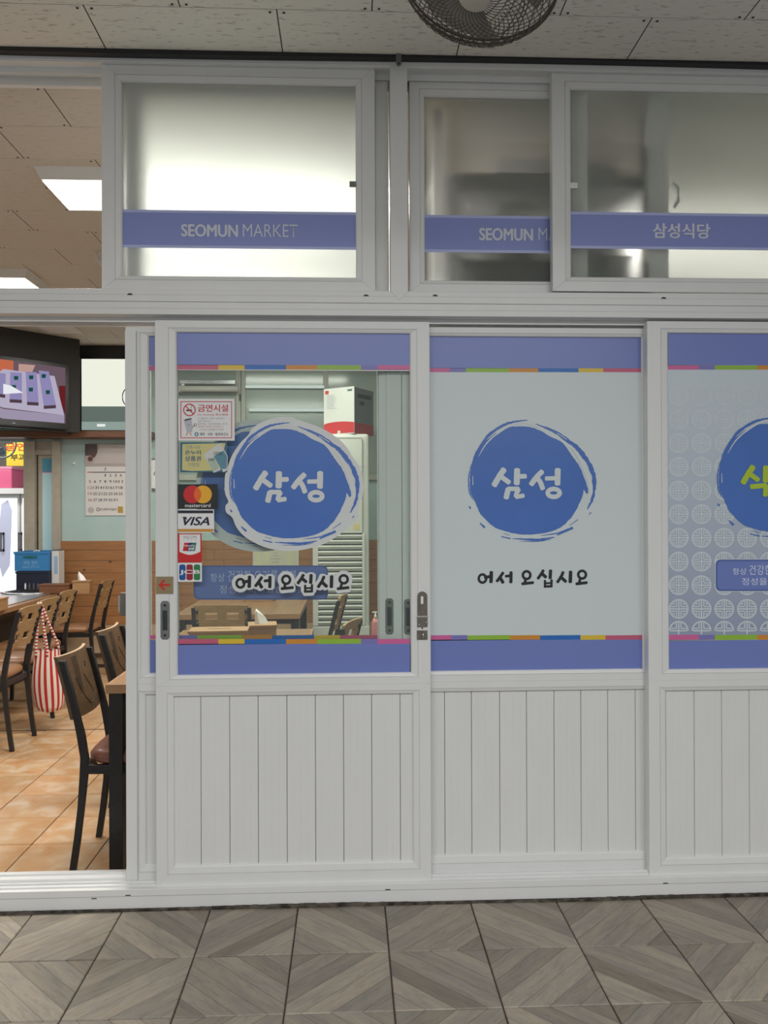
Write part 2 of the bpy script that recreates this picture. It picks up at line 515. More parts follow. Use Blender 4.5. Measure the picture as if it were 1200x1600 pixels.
class Print:
    """flat print drawn in photo pixels on plane Y, facing the alley"""
    def __init__(self, Y, fn=None):
        self.Y = Y; self.v = []; self.f = []; self.lay = 0; self.fn = fn or (lambda x, y: (x, y))
    def w(self, p):
        x, y = self.fn(p[0], p[1])
        q = at_y(x, y, self.Y)
        return (q.x, self.Y - 0.000012 * self.lay, q.z)
    def poly(self, pts):
        o = len(self.v)
        a = sum(pts[i][0] * pts[(i + 1) % len(pts)][1] - pts[(i + 1) % len(pts)][0] * pts[i][1] for i in range(len(pts)))
        if a > 0: pts = list(pts)[::-1]
        self.v += [self.w(p) for p in pts]
        self.f.append(tuple(range(o, o + len(pts))))
        return self
    def strip(self, L, R):
        for i in range(len(L) - 1):
            self.poly([L[i], L[i + 1], R[i + 1], R[i]])
        return self
    def stroke(self, pts, wd, taper=False, rag=0.0, k=5):
        p = smooth_open(pts, k)
        self.lay += 1
        n = len(p); L = []; R = []
        for i in range(n):
            a = p[max(0, i - 1)]; b = p[min(n - 1, i + 1)]
            d = (b - a).normalized(); q = Vector((-d.y, d.x))
            ww = wd / 2
            if taper: ww *= max(0.12, math.sin(math.pi * (i + 0.35) / (n + 0.2)) ** 0.6)
            ww1 = ww * (1 + random.uniform(-rag, rag)); ww2 = ww * (1 + random.uniform(-rag, rag))
            L.append(p[i] + q * ww1); R.append(p[i] - q * ww2)
        if not taper:   # rounded ends
            for E, i, j in ((0, 0, 1), (n - 1, n - 1, n - 2)):
                d = (p[i] - p[j]).normalized(); q = Vector((-d.y, d.x))
                self.lay += 0.34
                cap = [p[i] + q * (wd / 2) * math.cos(t) + d * (wd / 2) * 0.55 * math.sin(t) for t in [math.pi * z / 6 for z in range(7)]]
                self.poly(cap)
        self.lay += 0.33
        return self.strip(L, R)
    def ring(self, c, rx, ry, wd, seg=28):
        L = []; R = []
        self.lay = (self.lay + 1) % 40
        for i in range(seg + 1):
            a = 2 * math.pi * i / seg
            L.append((c[0] + (rx + wd / 2) * math.cos(a), c[1] + (ry + wd / 2) * math.sin(a)))
            R.append((c[0] + (rx - wd / 2) * math.cos(a), c[1] + (ry - wd / 2) * math.sin(a)))
        return self.strip(L, R)
    def disc(self, c, rx, ry=None, seg=24):
        ry = ry or rx
        self.lay += 1
        return self.poly([(c[0] + rx * math.cos(2 * math.pi * i / seg), c[1] + ry * math.sin(2 * math.pi * i / seg)) for i in range(seg)])
    def rect(self, x0, x1, y0, y1):
        self.lay = (self.lay + 1) % 40
        return self.poly([(x0, y0), (x1, y0), (x1, y1), (x0, y1)])
    def rrect(self, x0, x1, y0, y1, r):
        pts = []
        for cx, cy, a0 in ((x1 - r, y0 + r, -90), (x1 - r, y1 - r, 0), (x0 + r, y1 - r, 90), (x0 + r, y0 + r, 180)):
            for k in range(6):
                a = math.radians(a0 + k * 18)
                pts.append((cx + r * math.cos(a), cy + r * math.sin(a)))
        return self.poly(pts)
    def build(self, name, m, parent, label=None):
        me = bpy.data.meshes.new(name)
        me.from_pydata([tuple(p) for p in self.v], [], self.f)
        me.update()
        return link(name, me, m, parent, label=label)

# ================================================================== SETTING
# ---- alley pavement
pave = box('pavement', grout_out, None, -4.2, 4.4, -6.0, 0.02, -0.08, -0.006)
struct(pave, 'grey wood-look tiled pavement in front of the shop', 'pavement')
def tile_mesh(name, s, th, uvflip, m, bev=0.0025):
    me = bpy.data.meshes.new(name)
    h = s / 2
    v = [(-h, -h, -th), (h, -h, -th), (h, h, -th), (-h, h, -th), (-h, -h, -bev), (h, -h, -bev), (h, h, -bev), (-h, h, -bev),
         (-h + bev, -h + bev, 0), (h - bev, -h + bev, 0), (h - bev, h - bev, 0), (-h + bev, h - bev, 0)]
    f = [(0, 1, 5, 4), (1, 2, 6, 5), (2, 3, 7, 6), (3, 0, 4, 7), (4, 5, 9, 8), (5, 6, 10, 9), (6, 7, 11, 10), (7, 4, 8, 11), (8, 9, 10, 11)]
    me.from_pydata(v, [], f)
    uv = me.uv_layers.new(name='UVMap')
    for p in me.polygons:
        for li in p.loop_indices:
            c = me.vertices[me.loops[li].vertex_index].co
            u, vv = c.x / s + 0.5, c.y / s + 0.5
            uv.data[li].uv = ((1 - u) if uvflip else u, vv)
    me.materials.append(m)
    me.update()
    return me
TX0, TY0, TS = 0.118, -0.31, 0.30
t_a = tile_mesh('tile', TS - 0.004, 0.012, False, tile_out)
t_b = tile_mesh('tile', TS - 0.004, 0.012, True, tile_out)
for j in range(-3, 1):
    for i in range(-7, 7):
        o = bpy.data.objects.new('tile', t_a if (i + j) % 2 else t_b)
        COL.objects.link(o); o.parent = pave
        o.location = (TX0 + TS * (i + 0.5), TY0 + TS * (j + 0.5), random.uniform(-0.0006, 0.0006))
# dirty joint between pavement and sill
gb = MB()
prev = None
xs = [-1.9 + 0.02 * i for i in range(198)]
for i in range(len(xs) - 1):
    gb.box(xs[i], xs[i + 1], -0.014 + 0.004 * math.sin(i * 0.13) + random.uniform(-0.001, 0.001), 0.01, -0.005, 0.006 + 0.003 * math.sin(i * 0.09) + random.uniform(-0.001, 0.001))
struct(gb.build('trim_1', grime, None), 'dirty dark joint along the foot of the white sill', 'joint')

# ---- alley ceiling
co = box('ceiling', mat('ceiling_joint', (0.06, 0.055, 0.05, 1), 0.9), None, -4.2, 4.4, -6.0, 0.14, CEIL_OUT + 0.001, CEIL_OUT + 0.06)
struct(co, 'beige pressed-board ceiling above the alley', 'ceiling')
def board_mesh(name, sx, sy, th, m):
    hx, hy = sx / 2, sy / 2; b = 0.0015
    me = bpy.data.meshes.new(name)
    v = [(-hx, -hy, th), (hx, -hy, th), (hx, hy, th), (-hx, hy, th), (-hx, -hy, b), (hx, -hy, b), (hx, hy, b), (-hx, hy, b),
         (-hx + b, -hy + b, 0), (hx - b, -hy + b, 0), (hx - b, hy - b, 0), (-hx + b, hy - b, 0)]
    f = [(0, 4, 5, 1), (1, 5, 6, 2), (2, 6, 7, 3), (3, 7, 4, 0), (4, 8, 9, 5), (5, 9, 10, 6), (6, 10, 11, 7), (7, 11, 8, 4), (8, 11, 10, 9)]
    me.from_pydata(v, [], f); me.materials.append(m); me.update()
    return me
screw_m = mat('screw_black', (0.01, 0.01, 0.01, 1), 0.5)
scr = MB().lathe([(0.0045, -0.0015), (0.0045, 0.002)], seg=8)
scr_me = bpy.data.meshes.new('screw'); scr_me.from_pydata(scr.v, [], scr.f); scr_me.materials.append(screw_m)
def boards(parent, m, x_off, y_off, nx, ny, z, i0, screws, gap=0.003):
    me = board_mesh('ceiling_board', 0.6 - gap, 0.3 - gap * 0.35, 0.0012, m)
    for j in range(ny):
        for i in range(i0, i0 + nx):
            o = bpy.data.objects.new('ceiling_board', me); COL.objects.link(o); o.parent = parent
            cx = x_off + 0.6 * i + (0.3 if j % 2 else 0.0) + 0.3
            cy = y_off[0] + y_off[1] * (0.3 * j + 0.15)
            o.location = (cx, cy, z)
            if screws(cx, cy):
                ye = cy - y_off[1] * 0.15 if False else cy
                for sx in (-0.3, 0.3):
                    for dx, dy in ((0.022 * (1 if sx < 0 else -1), -0.135), (0.022 * (1 if sx < 0 else -1), 0.135)):
                        s = bpy.data.objects.new('screw', scr_me); COL.objects.link(s); s.parent = o
                        s.location = (sx + dx, dy, 0)
jx = at_z(161, 68, CEIL_OUT).x
jy = at_z(400, 14, CEIL_OUT).y
boards(co, ceil_out_m, jx, (jy + 0.3, -1), 9, 4, CEIL_OUT, -5, lambda x, y: y > jy - 0.5)
plain_c = box('ceiling_board', ceil_out_m, co, -4.2, 4.4, -6.0, jy + 0.3 - 1.2, CEIL_OUT, CEIL_OUT + 0.002)

# ---- alley lamps (behind the viewer, out of frame)
lamp_e = emitm('alley_lamp_emit', (0.95, 0.98, 1, 1), 3.0)
for i, x in enumerate((-0.75, 1.35)):
    e = empty('ceiling_lamp', (x, -3.6, CEIL_OUT))
    tag(e, 'long white ceiling lamp over the alley, ' + ('left one' if i == 0 else 'right one') + ' behind the viewer', 'lamp', 'alley ceiling lamps')
    box('housing', white_in, e, -0.95, 0.95, -0.28, 0.28, -0.04, 0.0)
    box('diffuser', lamp_e, e, -0.9, 0.9, -0.24, 0.24, -0.045, -0.04)

# ---- shop front frame (fixed white profiles); face at Y = 0
XL, XR = -2.2, 2.3
def zpx(px, py, Y): return at_y(px, py, Y).z
def xpx(px, py, Y): return at_y(px, py, Y).x
z_sill_f = zpx(300, 1387.5, 0.0)
sill = empty('trim_2', (0, 0, 0))
struct(sill, 'white stepped sill with sliding tracks under the doors', 'sill')
box('sill_front', white, sill, XL, XR, 0.0, 0.020, 0.004, z_sill_f, 0.002)
box('sill_step', white, sill, XL, XR, 0.020, 0.060, 0.004, z_sill_f + 0.006, 0.0015)
box('sill_back', white, sill, XL, XR, 0.060, 0.125, 0.004, z_sill_f + 0.016, 0.0015)
box('track_rail', white, sill, XL, XR, 0.034, 0.038, z_sill_f + 0.006, z_sill_f + 0.013)
box('track_rail', white, sill, XL, XR, 0.088, 0.092, z_sill_f + 0.016, z_sill_f + 0.022)
zl = (z_sill_f + 0.004) * 0.62
box('seam', mat('seam_grey', (0.30, 0.30, 0.30, 1), 0.6), sill, XL, XR, -0.0004, 0.001, zl, zl + 0.0012)
for px, py in ((147, 1404), (200, 1399), (606, 1390), (1040, 1380)):
    c = at_y(px, py, 0.0)
    box('drain_slot', ink, sill, c.x - 0.009, c.x + 0.009, -0.0006, 0.002, c.z - 0.0016, c.z + 0.0016)

ZB0 = zpx(600, 493.5, 0); ZB1 = zpx(600, 473.5, 0); ZB2 = zpx(600, 454.5, 0)
beam = empty('trim_3', (0, 0, 0))
struct(beam, 'white horizontal beam between the doors and the upper windows', 'beam')
box('door_head', white, beam, XL, XR, 0.0, 0.125, ZB0, ZB1 - 0.0012, 0.0015)
box('window_sill', white, beam, XL, XR, 0.001, 0.022, ZB1, ZB2, 0.0015)
box('window_sill_back', white, beam, XL, XR, 0.022, 0.125, ZB1, ZB2 - 0.002, 0.0015)
zm = (ZB0 + ZB1) / 2
box('seam', mat('seam_soft', (0.42, 0.42, 0.42, 1), 0.6), beam, XL, XR, -0.0003, 0.001, zm - 0.002, zm - 0.0012)
box('seam', MATS['seam_soft'], beam, XL, XR, 0.0006, 0.002, ZB1 + 0.023, ZB1 + 0.0236)
for px, py in ((203, 461), (572, 463), (680, 463), (1037, 467)):
    c = at_y(px, py, 0.001)
    pts = [(c.x + 0.0095 * math.cos(math.pi * t / 10), c.z + 0.0065 * math.sin(math.pi * t / 10)) for t in range(11)]
    MB().prism(pts, 0.0004, 0.0012).build('drain_hole', ink, beam)
# door head track lip (seen from below as the brownish shaded strip)
box('track_lip', white, beam, XL, XR, 0.048, 0.053, ZB0 - 0.016, ZB0)
box('track_lip', white, beam, XL, XR, 0.110, 0.125, ZB0 - 0.016, ZB0)

ZT0 = zpx(600, 103.5, 0); ZT1 = zpx(600, 92.5, 0)
topf = empty('trim_4', (0, 0, 0))
struct(topf, 'white head profile above the upper windows', 'window head')
box('head_profile', white, topf, XL, XR, 0.0, 0.125, ZT0, CEIL_OUT - 0.002, 0.0015)
box('track_lip', white, topf, XL, XR, 0.002, 0.012, ZT0 - 0.004, ZT0)
box('track_lip', white, topf, XL, XR, 0.048, 0.053, ZT0 - 0.022, ZT0)
box('track_lip', white, topf, XL, XR, 0.110, 0.132, CEIL_IN - 0.004, ZT0)
# mullion with the pointed mitre
mX0, mX1 = xpx(610, 280, -0.001), xpx(637, 280, -0.001)
zmb = zpx(625, 455.5, -0.001); zmt = zpx(625, 468.5, -0.001)
mul = MB().prism([(mX0, ZT1 - 0.005), (mX1, ZT1 - 0.005), (mX1, zmb), ((mX0 + mX1) / 2, zmt), (mX0, zmb)], -0.001, 0.022).box(mX0, mX1, 0.022, 0.125, ZB2 - 0.003, ZT0 + 0.001).build('trim_5', white, None, 0.001)
struct(mul, 'white upright mullion between the two pairs of upper windows', 'mullion')

# black strip with grey clip along the ceiling
st = empty('cable_strip', (0, -0.03, 0))
tag(st, 'black flat cable strip running along the ceiling above the windows', 'cable strip')
zs0, zs1 = zpx(600, 92.5, -0.02), zpx(600, 79.5, -0.02)
sb = MB(); xx = [-2.2 + 0.15 * i for i in range(31)]
for i in range(30):
    da = 0.004 * math.sin(xx[i] * 2.1); db = 0.004 * math.sin(xx[i + 1] * 2.1)
    za, zb_ = zs0 + da, zs0 + db; ta, tb = zs1 + da, zs1 + db
    v = [(xx[i], 0, za), (xx[i + 1], 0, zb_), (xx[i + 1], 0.028, zb_), (xx[i], 0.028, za), (xx[i], 0, ta), (xx[i + 1], 0, tb), (xx[i + 1], 0.028, tb), (xx[i], 0.028, ta)]
    sb.add(v, [(0, 3, 2, 1), (4, 5, 6, 7), (0, 1, 5, 4), (2, 3, 7, 6)])
sb.build('strip', dark_strip, st)
c = at_y(623, 92, -0.035)
clip = MB(); hw = 0.0095
clip.prism([(c.x - hw, c.z + 0.026), (c.x + hw, c.z + 0.026), (c.x + hw, c.z - 0.012)] + [(c.x + hw * math.cos(a), c.z - 0.014 + hw * -abs(math.sin(a))) for a in [math.pi * k / 8 for k in range(9)]] + [(c.x - hw, c.z - 0.012)], -0.006, -0.002)
clip.build('clip', mat('clip_grey', (0.13, 0.14, 0.14, 1), 0.5), st, label='grey screw clip')
MB().lathe([(0.003, -0.001), (0.003, 0.001)], seg=8).build('screw', ink, st).matrix_local = Matrix.Translation((c.x, -0.0068, c.z - 0.016)) @ Matrix.Rotation(math.pi / 2, 4, 'X')

# ---- sash building
def frame_piece(side, R, I, prof, gap=0.0003):
    """mitred frame side between outer rect R and inner rect I = (x0,x1,z0,z1); prof = [(fraction inward, Y)]"""
    b = MB(); rows = []
    for fr, y in prof:
        x0 = R[0] + (I[0] - R[0]) * fr; x1 = R[1] + (I[1] - R[1]) * fr
        z0 = R[2] + (I[2] - R[2]) * fr; z1 = R[3] + (I[3] - R[3]) * fr
        g = gap
        if side == 'L': p, q = (x0, y, z0 + g), (x0, y, z1 - g)
        if side == 'R': p, q = (x1, y, z1 - g), (x1, y, z0 + g)
        if side == 'T': p, q = (x0 + g, y, z1), (x1 - g, y, z1)
        if side == 'B': p, q = (x1 - g, y, z0), (x0 + g, y, z0)
        rows.append((p, q))
    v = [p for r in rows for p in r]
    f = [(2 * i, 2 * i + 1, 2 * i + 3, 2 * i + 2) for i in range(len(rows) - 1)]
    n = len(rows)
    f.append((2 * n - 2, 2 * n - 1, 1, 0))
    f.append(tuple(2 * i for i in range(n))); f.append(tuple(2 * i + 1 for i in range(n - 1, -1, -1)))
    return b.add(v, f)

def profile(Y, D, w1=0.66):
    """flat face, thin groove, then a bead sloping in to the glass"""
    return [(0, Y + D), (0, Y + 0.0012), (0.015, Y), (w1, Y), (w1 + 0.004, Y + 0.003), (w1 + 0.022, Y + 0.003), (w1 + 0.03, Y + 0.0005), (0.93, Y + 0.0035), (0.99, Y + 0.008), (1.0, Y + D)]

def sash(parent, Rpx, Ipx, Y, D=0.036, m=None, w1=0.66):
    m = m or white
    R = prect(*Rpx, Y); I = prect(*Ipx, Y)
    for s, nm in (('L', 'stile'), ('R', 'stile'), ('T', 'rail'), ('B', 'rail')):
        frame_piece(s, R, I, profile(Y, D, w1)).build(nm, m, parent)
    return R, I

def pane(parent, I, Y, m, name='pane', th=0.004, e=0.004):
    return box(name, m, parent, I[0] - e, I[1] + e, Y, Y + th, I[2] - e, I[3] + e)

Y_OUT, Y_IN = 0.016, 0.058
GL = 0.014       # glass set back from the sash face

# ---- upper windows
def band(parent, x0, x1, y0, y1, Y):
    b = pbox('film_band', mat('backlit_band_film', (0.235, 0.285, 0.62, 1), 0.35), parent, x0, x1, y0, y1, Y - 0.0008, 0.0007, label='lavender blue printed film band')  # door film colour lightened to stand for light coming through from behind
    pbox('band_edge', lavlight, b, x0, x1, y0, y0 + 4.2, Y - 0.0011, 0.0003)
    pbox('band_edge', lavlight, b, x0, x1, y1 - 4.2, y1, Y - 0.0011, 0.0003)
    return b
film_text = mat('film_lettering', (0.66, 0.69, 0.76, 1), 0.4)

w1 = empty('window_1', (0, 0, 0)); struct(w1, 'white framed frosted upper window glowing brightly, left one', 'window')
R, I = sash(w1, (158.5, 586, 98, 453.5), (190, 555.5, 130, 431), Y_OUT)
pane(w1, I, Y_OUT + GL, frost)
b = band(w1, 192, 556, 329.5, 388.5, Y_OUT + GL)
fit_text('SEOMUN', (283, 372, 350.5, 370), Y_OUT + GL - 0.0016, film_text, b, bold=0.034)
fit_text('MARKET', (379.5, 465, 350.5, 370), Y_OUT + GL - 0.0016, film_text, b, bold=-0.008)
l_ = pbox('latch', pull_metal, w1, 546, 556, 283, 291, Y_OUT + 0.002, 0.01, 0.001)

w6 = empty('window_6', (0, 0, 0)); struct(w6, 'inner frosted sash behind the bright left upper window', 'window')
R, I = sash(w6, (196, 606, 118, 457), (227, 577, 150, 438), Y_IN)
pane(w6, I, Y_IN + GL, glass)

w2 = empty('window_2', (0, 0, 0)); struct(w2, 'recessed frosted upper window showing a dark rack behind', 'window')
R, I = sash(w2, (640, 918, 118, 457), (664, 893, 152, 438), Y_IN)
pane(w2, I, Y_IN + GL, frost_thin)
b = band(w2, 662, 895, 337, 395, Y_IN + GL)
fit_text('SEOMUN', (748.5, 833, 356.5, 376), Y_IN + GL - 0.0016, film_text, b, bold=0.034)
fit_text('MARKET', (841.5, 922, 356.5, 376), Y_IN + GL - 0.0016, film_text, b, bold=-0.008)

w3 = empty('window_3', (0, 0, 0)); struct(w3, 'white framed frosted upper window cut by the right edge', 'window')
R, I = sash(w3, (863, 1400, 110, 457), (893, 1368, 143, 433.5), Y_OUT)
pane(w3, I, Y_OUT + GL, frost_thin)
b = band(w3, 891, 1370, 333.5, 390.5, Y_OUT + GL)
fit_text('삼성식당', (1020, 1110, 349, 372.5), Y_OUT + GL - 0.0016, film_text, b, bold=0.026)
pbox('latch', white, w3, 889, 903, 285, 294, Y_OUT + 0.002, 0.012, 0.001)

w4 = empty('window_4', (0, 0, 0)); struct(w4, 'inner sliding upper window seen hazily through frosted glass', 'window')
R, I = sash(w4, (1013, 1560, 118, 457), (1046, 1530, 150, 438), Y_IN)
pane(w4, I, Y_IN + GL, frost_thin)
q = at_y(1053, 305, Y_IN)
MB().tube([(q.x, Y_IN - 0.002, q.z - 0.045), (q.x + 0.008, Y_IN - 0.018, q.z - 0.03), (q.x + 0.008, Y_IN - 0.018, q.z + 0.02), (q.x - 0.004, Y_IN - 0.002, q.z + 0.04)], 0.006).build('handle', white, w4, smooth=True)

# ---- logo, lettering and film prints
LOGO = [(480,145),(560,150),(640,180),(720,225),(800,265),(860,340),(915,410),(955,490),(985,570),(1003,640),(985,655),(968,625),(960,670),(930,740),(905,790),(860,850),(800,905),(720,940),(620,960),(520,965),(430,955),(340,930),(280,905),(220,850),(175,800),(150,740),(125,690),(105,640),(100,560),(105,480),(125,400),(160,330),(210,265),(280,210),(350,170),(410,150)]
HALO = [(480,58),(560,62),(600,75),(660,95),(750,125),(860,185),(950,260),(1010,350),(1060,420),(1085,500),(1095,580),(1085,650),(1060,720),(1058,790),(1030,840),(950,910),(850,980),(750,1025),(620,1055),(500,1060),(400,1045),(300,1010),(200,950),(140,880),(110,810),(65,770),(60,720),(80,690),(55,620),(55,500),(75,430),(110,340),(170,250),(230,190),(260,140),(340,90),(420,65)]
ARCS = [([(108,470),(150,345),(230,232),(330,150),(430,112),(540,97)], 19), ([(175,310),(230,215),(300,160)], 6),
        ([(600,125),(740,182),(850,255),(930,320),(1000,415),(1038,500),(1048,590),(1035,690),(995,775)], 32),
        ([(1040,470),(1058,540),(1062,590)], 8), ([(112,430),(92,530),(98,640),(125,700)], 9), ([(178,878),(215,912)], 17),
        ([(95,750),(108,768)], 14), ([(340,980),(410,996)], 11), ([(425,995),(620,1003),(745,985)], 15), ([(480,1016),(620,1016),(720,1000)], 6),
        ([(765,968),(885,912)], 17), ([(640,972),(760,955),(850,920)], 7), ([(860,895),(925,850)], 6), ([(1008,815),(1024,797)], 7), ([(355,955),(405,970)], 5)]
GAPS = [([(862,300),(925,365),(985,490),(1018,600),(1008,690),(950,780)], 33), ([(850,320),(890,370),(930,430)], 16),
        ([(165,375),(230,272),(330,185),(440,128),(540,122),(640,165)], 13), ([(122,520),(124,590)], 7), ([(760,195),(840,245)], 6), ([(980,640),(945,720)], 10)]
SAM = [([(355,100),(320,150),(270,236)], 46), ([(338,168),(400,212)], 40), ([(468,102),(465,222)], 50), ([(475,160),(542,158)], 38),
       ([(392,268),(374,345)], 44), ([(392,266),(480,267)], 36), ([(482,270),(464,304),(458,332)], 36), ([(460,336),(524,325)], 35),
       ([(685,118),(640,162),(590,228)], 42), ([(648,180),(670,212),(690,266)], 40), ([(820,100),(818,226)], 46), ([(718,178),(812,175)], 34)]
SAM_RING = ((785, 302), 52, 34, 40)
SIK = [([(355,100),(320,150),(270,236)], 46), ([(338,168),(400,212)], 40), ([(468,102),(465,222)], 50), ([(340,270),(466,259)], 40), ([(468,262),(462,345)], 40),
       ([(690,120),(602,124)], 40), ([(602,126),(594,198)], 40), ([(596,202),(690,205)], 40), ([(790,100),(788,226)], 46), ([(795,165),(860,160)], 34)]
SIK_RING = ((745, 302), 52, 34, 40)
HELLO = [([(160,217),(214,206)], 24), ([(218,168),(215,258)], 27), ([(322,174),(300,207),(268,250)], 23), ([(296,218),(322,262)], 25),
         ([(345,206),(388,201)], 22), ([(392,170),(390,260)], 25), ([(520,238),(515,262)], 22), ([(490,272),(588,262)], 22),
         ([(677,154),(660,184),(630,226)], 23), ([(662,180),(700,214)], 25), ([(742,154),(738,224)], 25), ([(692,243),(692,292)], 18), ([(750,238),(749,292)], 18),
         ([(694,268),(748,265)], 15), ([(686,296),(754,294)], 18), ([(852,169),(835,208),(802,258)], 23), ([(836,217),(876,253)], 25), ([(918,165),(915,258)], 27),
         ([(1000,238),(995,262)], 22), ([(968,272),(1062,262)], 22)]
HELLO_RINGS = [((140, 226), 33, 36, 22), ((530, 196), 33, 34, 23), ((1020, 192), 34, 34, 23)]

def rough_poly(pts, k=5, rag=2.0):
    return [Vector((p.x + random.uniform(-rag, rag), p.y + random.uniform(-rag, rag))) for p in smooth_closed(pts, k)]

def logo(parent, Y, fn, halo, glyph, ring, gm, bg, label):
    L = lambda x, y: fn(340 + x / 4.8, 640 + y / 4.8)
    G = lambda x, y: fn(350 + x / 5.4545, 720 + y / 5.4545)
    base = Print(Y - 0.0004, L)
    random.seed(11)
    if halo:
        base.poly(smooth_closed(HALO, 4))
        root = base.build('logo_sticker', stick_white, parent, label)
        Print(Y - 0.0009, L).poly(rough_poly(LOGO)).build('brush_disc', blue, root)
    else:
        base.poly(rough_poly(LOGO))
        root = base.build('logo_print', blue, parent, label)
    a = Print(Y - 0.0013, L)
    for p, w_ in ARCS: a.stroke(p, w_, True, 0.28, 7)
    g = Print(Y - 0.0017, L)
    for p, w_ in GAPS: g.stroke(p, w_, True, 0.25, 7)
    g.build('brush_gap', bg, root)
    a.Y = Y - 0.0013
    a.build('brush_arc', blue, root)
    t = Print(Y - 0.0023, G)
    for p, w_ in glyph: t.stroke(p, w_ * 1.08, False, 0.05)
    t.ring(*ring)
    t.build('brush_lettering', gm, root)
    return root

def hello(parent, Y, fn, halo, label):
    G = lambda x, y: fn(350 + x / 5.4545, 870 + y / 5.4545)
    root = None
    if halo:
        h = Print(Y - 0.0005, G)
        for p, w_ in HELLO: h.stroke(p, w_ + 58)
        for c_, rx, ry, w_ in HELLO_RINGS: h.disc(c_, rx + 41, ry + 41)
        root = h.build('greeting_sticker', stick_white, parent, label)
    t = Print(Y - 0.0011, G)
    for p, w_ in HELLO: t.stroke(p, w_ * 1.12, False, 0.06)
    for r_ in HELLO_RINGS: t.ring(*r_)
    t.build('brush_lettering', ink, root or parent, None if root else label)

def stripes(parent, Y, y0, y1, segs, x_lo, x_hi):
    for i, (c_, x0, x1) in enumerate(segs):
        x0 = max(x0, x_lo); x1 = min(x1, x_hi)
        if x1 > x0: pbox('colour_stripe', S_COL[c_], parent, x0, x1, y0, y1, Y - 0.0012, 0.0009)

# order on door_2 (left to right); door_1 carries the mirrored order
SEG2 = [('pink', 660, 703), ('lav', 703, 728), ('green', 728, 795), ('orange', 795, 841), ('blue', 841, 904), ('yellow', 904, 942.5), ('red', 942.5, 1010)]
SEG2B = [('pink', 660, 705), ('lav', 705, 730.5), ('green', 730.5, 797), ('orange', 797, 844), ('blue', 844, 907), ('yellow', 907, 946), ('red', 946, 1010)]
SEG1 = [('red', 270, 341), ('yellow', 341, 382), ('blue', 382, 447), ('orange', 447, 496), ('green', 496, 564), ('lav', 564, 590), ('pink', 590, 645)]
SEG4 = [('pink', 225, 277), ('lav', 277, 308), ('green', 308, 378), ('orange', 378, 425), ('blue', 425, 491), ('yellow', 491, 531), ('red', 531, 596)]
SEG3 = [('pink', 1040, 1092), ('lav', 1092, 1117), ('green', 1117, 1183), ('orange', 1183, 1230), ('blue', 1230, 1292), ('yellow', 1292, 1330), ('red', 1330, 1395)]

# ---- doors
def panel_slats(parent, x0, x1, y0, y1, Y, joints):
    R_ = prect(x0, x1, y0, y1, Y)
    zc0, zc1 = R_[2] - 0.004, R_[3] + 0.004
    js = [R_[0] - 0.004] + [xpx(j, (y0 + y1) / 2, Y) for j in joints] + [R_[1] + 0.004]
    for a, b_ in zip(js[:-1], js[1:]):
        if b_ - a < 0.004: continue
        s = MB(); g = 0.0006
        # board with fine ribs near both edges
        xs_ = [a + g, a + g + 0.0012]
        wd = b_ - a
        ys_ = [Y + 0.003, Y]
        k = 4
        for i in range(1, k):
            t = a + wd * i / k
            xs_ += [t - 0.0008, t, t + 0.0008]; ys_ += [Y, Y + 0.00035, Y]
        xs_ += [b_ - g - 0.0012, b_ - g]; ys_ += [Y, Y + 0.003]
        v = []; f = []
        for x_, y_ in zip(xs_, ys_):
            v += [(x_, y_, zc0), (x_, y_, zc1)]
        n = len(xs_)
        for i in range(n - 1): f.append((2 * i, 2 * i + 2, 2 * i + 3, 2 * i + 1))
        s.add(v, f)
        s.box(a + g, b_ - g, Y + 0.003, Y + 0.008, zc0, zc1)
        s.build('slat', white, parent)
    box('panel_back', mat('panel_back_grey', (0.16, 0.16, 0.16, 1), 0.8), parent, R_[0] - 0.003, R_[1] + 0.003, Y + 0.0085, Y + 0.0125, zc0, zc1)

def door(name, label, outer, glass_px, panel_px, Y, joints, D=0.036, wfrac=0.62):
    d = empty(name, (0, 0, 0)); struct(d, label, 'door')
    R = prect(*outer, Y); G = prect(*glass_px, Y); P = prect(*panel_px, Y)
    zmid = (G[2] + P[3]) / 2
    # upper and lower mitred surrounds that share one middle rail
    RU = (R[0], R[1], zmid, R[3]); RL = (R[0], R[1], R[2], zmid)
    pr = profile(Y, D, wfrac)
    for nm, s, RR, II in (('rail', 'T', RU, G), ('rail', 'B', RL, P)):
        frame_piece(s, RR, II, pr).build(nm, white, d)
    for s in ('L', 'R'):
        b_ = frame_piece(s, RU, G, pr, 0.0)
        o_ = frame_piece(s, RL, P, pr, 0.0)
        b_.add(o_.v, o_.f)
        b_.build('stile', white, d)
    mr = frame_piece('B', RU, G, pr, 0.0004)
    o_ = frame_piece('T', RL, P, pr, 0.0004)
    mr.add(o_.v, o_.f)
    mr.build('middle_rail', white, d)
    pane(d, G, Y + GL, glass, 'glass_pane')
    panel_slats(d, *panel_px, Y + 0.014, joints)
    return d, R, G, P

